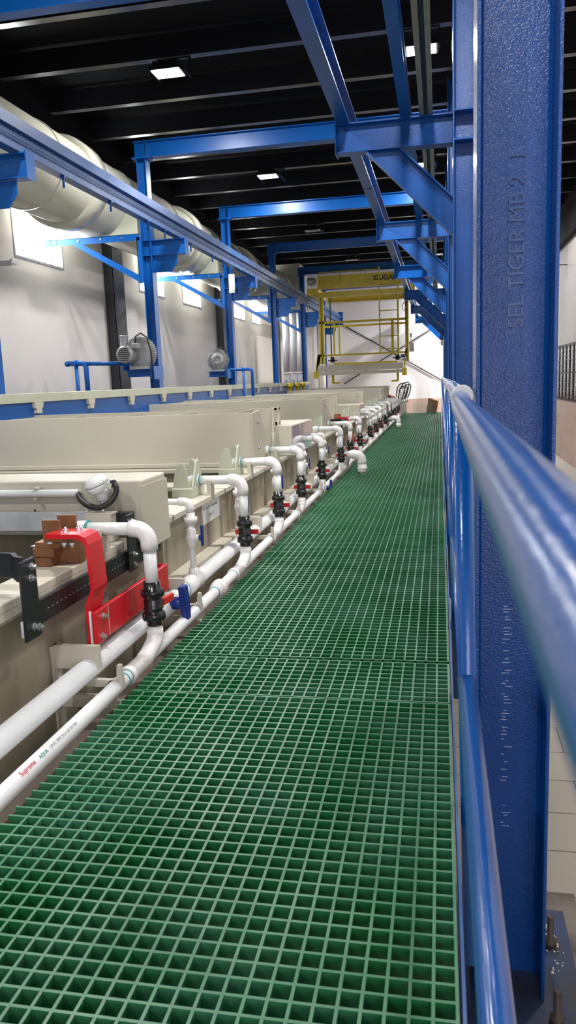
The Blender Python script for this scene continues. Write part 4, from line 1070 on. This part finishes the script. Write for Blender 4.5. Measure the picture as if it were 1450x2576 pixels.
MB().lathe((-.98, GY-.03, 1.49), (1,0,0), [(0,.05),(.14,.05)], 14).build('gear_box', 'steel', r)
q = MB()
q.tube([(-3.10, GY-.03, 3.44), (-3.10, GY-.03, 3.73), (-3.07, GY-.03, 3.76), (-1.50, GY-.03, 3.76)], .014, 8)
for x in (-2.53, -1.88): q.cyl((x, GY-.03, 3.44), (x, GY-.03, 3.76), .013, 8)
q.tube([(-3.0, GY+.95, 3.46), (-3.0, GY+.95, 3.76), (-1.5, GY+.95, 3.76)], .012, 8)
q.build('guard_rail', Yw, r)
ld_ = MB().box(-1.535, -1.505, GY-.16, GY-.13, 1.65, 3.80).box(-1.06, -1.03, GY-.16, GY-.13, 1.65, 3.45); lad = ld_.build('ladder_side', Yw, r)
q = MB()
for k in range(6): q.cyl((-1.51, GY-.145, 1.75+.32*k), (-1.045, GY-.145, 1.75+.32*k), .012, 8)
q.build('rungs', Yw, r)
q = MB().lathe((-3.40, GY, 3.55), (1,0,0), [(0,.08),(.05,.10),(.18,.10),(.18,.07),(.26,.07)], 14); q.build('travel_motor', 'grey', r)
gp('control_box', (-.775, -.66, GY-.10, GY+.02, 1.65, 1.87), m='cream')
q = MB().cyl((-.735, GY-.04, 1.87), (-.735, GY-.04, 2.02), .008, 8); q.build('tower_stem', 'steel', r)
for k, mm in enumerate(('tl_green', 'tl_red', 'tl_blue')): MB().cyl((-.735, GY-.04, 2.02+.052*k), (-.735, GY-.04, 2.068+.052*k), .028 if k == 2 else .02, 14).build('signal_lens', mm, r)
MB().tube([(-.80, GY-.06, 2.9), (-.88, GY-.06, 2.9), (-.95, GY-.06, 2.83), (-.94, GY-.06, 2.72), (-.88, GY-.06, 2.68), (-.84, GY-.06, 2.75)], .009, 8).build('cable_loop', 'rubber', r)
MB().tube([(-.95, GY-.06, 3.15), (-.88, GY-.06, 3.05), (-.86, GY-.06, 2.8)], .009, 8).build('cable', 'rubber', r)
# wall rods on the far wall
for k, (a, b_) in enumerate((((-3.40, 2.93), (.5, .59)), ((-3.3, .85), (.3, 2.93)))):
    yr = YF-.04-.05*k
    q = MB().cyl((a[0], yr, a[1]), (b_[0], yr, b_[1]), .018, 8)
    m_ = [(a[0]+(b_[0]-a[0])*t, a[1]+(b_[1]-a[1])*t) for t in (.24, .245, .71, .715)]
    q.cyl((m_[0][0], yr, m_[0][1]), (m_[1][0], yr, m_[1][1]), .03, 8); q.cyl((m_[2][0], yr, m_[2][1]), (m_[3][0], yr, m_[3][1]), .03, 8)
    o = q.build('bracing_rod', 'wallcol'); tag(o, ['dark steel tie rod falling to the right across the far white wall', 'dark steel tie rod rising to the right across the far white wall'][k], 'rod', 'crossed tie rods')

# ------------------------------------------------------------------ lighting
w = bpy.data.worlds.new('world'); SC.world = w; w.use_nodes = True
bg = w.node_tree.nodes['Background']; bg.inputs[0].default_value = (.92, .96, 1.0, 1); bg.inputs[1].default_value = .38
def area(name, loc, rot, sx, sy, e, col=(1,1,1)):
    ld = bpy.data.lights.new(name, 'AREA'); ld.shape = 'RECTANGLE'; ld.size = sx; ld.size_y = sy; ld.energy = e; ld.color = col
    o = bpy.data.objects.new(name, ld); COL.objects.link(o); o.location = loc; o.rotation_euler = rot; return o
for a, b_ in wins:
    area('daylight', (XL-.03, (a+b_)/2, (WZ0+WZ1)/2), (0, -PI/2, 0), WZ1-WZ0, b_-a, 55, (.95, .98, 1.0))

# ------------------------------------------------------------------ camera
cd = bpy.data.cameras.new('camera'); cam = bpy.data.objects.new('camera', cd); COL.objects.link(cam)
rt = Vector((0.98091014, -0.0043103, -0.19441377)); fw = Vector((0.19085095, -0.17042043, 0.96671236)); upv = Vector((-0.0372989, -0.98536201, -0.1663445))
X = Vector((rt[0], fw[0], upv[0])); Y = -Vector((rt[1], fw[1], upv[1])); Z = -Vector((rt[2], fw[2], upv[2]))
cam.matrix_world = Matrix(((X.x,Y.x,Z.x,0),(X.y,Y.y,Z.y,0),(X.z,Y.z,Z.z,1.0),(0,0,0,1)))
cd.sensor_fit = 'VERTICAL'; cd.sensor_height = 34.6; cd.sensor_width = 34.6*1450/2576
cd.lens = 1940/2576*34.6; cd.clip_start = .01; cd.clip_end = 100
cd.dof.use_dof = True; cd.dof.focus_distance = 4.2; cd.dof.aperture_fstop = 9.0
SC.camera = cam
for o in COL.objects:
    if '_o' in o.keys(): del o['_o']
SC.view_settings.view_transform = 'Standard'; SC.view_settings.look = 'None'
SC.view_settings.gamma = 1.0; SC.view_settings.use_curve_mapping = False
SC.view_settings.exposure = 0.0
